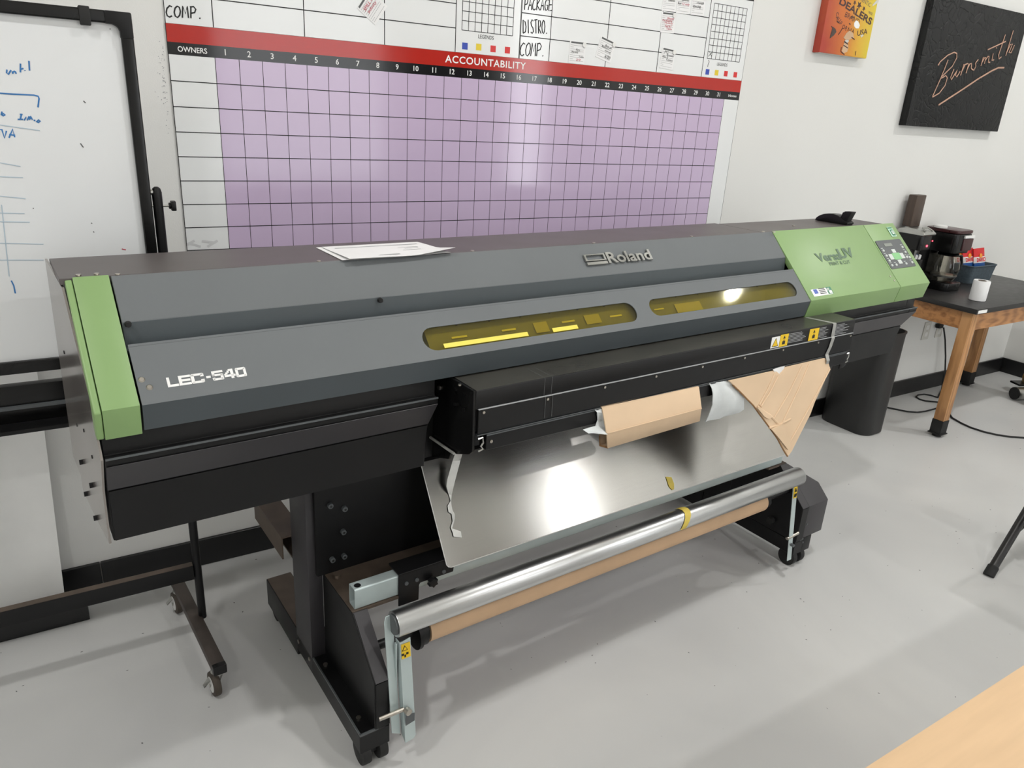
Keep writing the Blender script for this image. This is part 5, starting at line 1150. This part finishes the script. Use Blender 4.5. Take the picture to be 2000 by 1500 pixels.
# waste bin behind the printer's right end
bn = empty('waste_bin', (3.435, -.18, 0), 0, 'tall black plastic waste bin behind the right end of the printer', 'waste bin')
rows = []
for z, g in ((.0005, -.006), (.008, 0), (.575, .002), (.583, .005), (.592, .005), (.592, -.002), (.03, -.010)):
    rows.append([Vector((a, b, z)) for a, b in rrect(3.328-g*.5, 3.530+g, -.342-g, -.03+min(g, .01), .07, 6)])
k = MB(); n_ = len(rows[0])
for r_ in rows: k.v += r_
for i in range(len(rows)-1):
    for j in range(n_): k.f.append((i*n_+j, i*n_+(j+1) % n_, (i+1)*n_+(j+1) % n_, (i+1)*n_+j))
k.f.append(tuple(range((len(rows)-1)*n_, len(rows)*n_))); k.f.append(tuple(range(n_))[::-1])
k.build('bin_body', 'bin_black', bn)
MB().box(3.5385, 3.548, -.27, -.20, .555, .585).build('bin_handle', 'bin_black', bn, bevel=.004)

# object on the floor at the right edge
o = empty('floor_scrubber', (4.98, -.42, 0), 0, 'silver-footed object with an amber stem on the floor by the right wall', 'floor tool')
MB().cyl((4.862, -.375, .043), (5.16, -.50, .043), .042, n=24).build('silver_drum', 'steel', o); MB().cyl((4.855, -.372, .043), (4.8615, -.3748, .043), .040, n=24).build('drum_end', 'rubber', o)
MB().plate([(4.90, -.37, .086), (5.15, -.48, .086), (5.18, -.40, .086), (4.93, -.30, .086)], (0, 0, .012)).build('black_plate', 'black_metal_gloss', o)
MB().lathe([(.07, .0985), (.075, .13), (.055, .24), (.05, .36), (.045, .37)], (5.03, -.40, 0), 2, 16).build('amber_stem', 'amber', o)

# folding chair, its leg in the frame at the right
fc0 = on_z((1930, 1125), 0)
ch = empty('folding_chair', (fc0.x+.35, fc0.y, 0), 0, 'black folding chair with round tube legs at the right edge', 'chair')
L1 = on_y((2000, 1008), fc0.y+.03)
def tb_(p_, q_, r_, name, m='folding_black'): return MB().tube([p_, q_], r_, 12).build(name, m, ch)
dirx = (L1-fc0)
for dy_ in (0, -.40):
    f0 = fc0+Vector((.004, dy_, .01)); top_ = f0 + dirx.normalized()*.88
    lg_ = tb_(f0, top_, .0165, 'front_leg'); MB().cyl(f0-Vector((.005, 0, .0095)), f0+dirx.normalized()*.035, .020, n=14).build('leg_foot', 'rubber', ch, lg_, bevel=.003)
    MB().tube([f0+dirx.normalized()*.06+Vector((.006, 0, -.004)), f0+dirx.normalized()*.16+Vector((.010, 0, -.008)), f0+dirx.normalized()*.20+Vector((.04, 0, .0)), f0+dirx.normalized()*.22+Vector((.12, 0, .012)), f0+dirx.normalized()*.2+Vector((.22, 0, .03))], .006, 8).build('leg_brace', 'folding_black', ch, lg_)
    b0 = Vector((f0.x+.52, f0.y, .012)); bt = Vector((f0.x+.12, f0.y, .46)); rl_ = tb_(b0, bt, .0115, 'rear_leg'); MB().cyl(b0-Vector((0, 0, .0115)), b0+Vector((-.018, 0, .02)), .015, n=14).build('leg_foot', 'rubber', ch, rl_)
sx0 = fc0.x+.06
MB().box(sx0, sx0+.40, fc0.y-.40, fc0.y, .435, .455).build('seat', 'folding_black', ch, bevel=.006)
tp_ = fc0 + dirx.normalized()*.86; tq_ = fc0 + dirx.normalized()*.62
MB().plate([tq_+Vector((0, 0, 0)), tq_+Vector((0, -.40, 0)), tp_+Vector((0, -.40, 0)), tp_], (.012, 0, -.01)).build('backrest', 'folding_black', ch, bevel=.003)

# near desk with a pale wood top at the lower right corner
dk = empty('desk', (1.3, -2.45, 0), 0, 'desk with a pale wood top at the lower right corner', 'desk')
MB().box(.30, 2.2, -2.95, -2.074, .715, .745).build('desk_top', 'wood_edge', dk, bevel=.003)
for x in (.38, 2.08):
    for y in (-2.88, -2.20): MB().box(x, x+.04, y, y+.04, .0005, .7148).build('desk_leg', 'black_metal', dk, bevel=.002)

# tidy the scratch property of the builder
for o in bpy.data.objects:
    if '_org' in o: del o['_org']
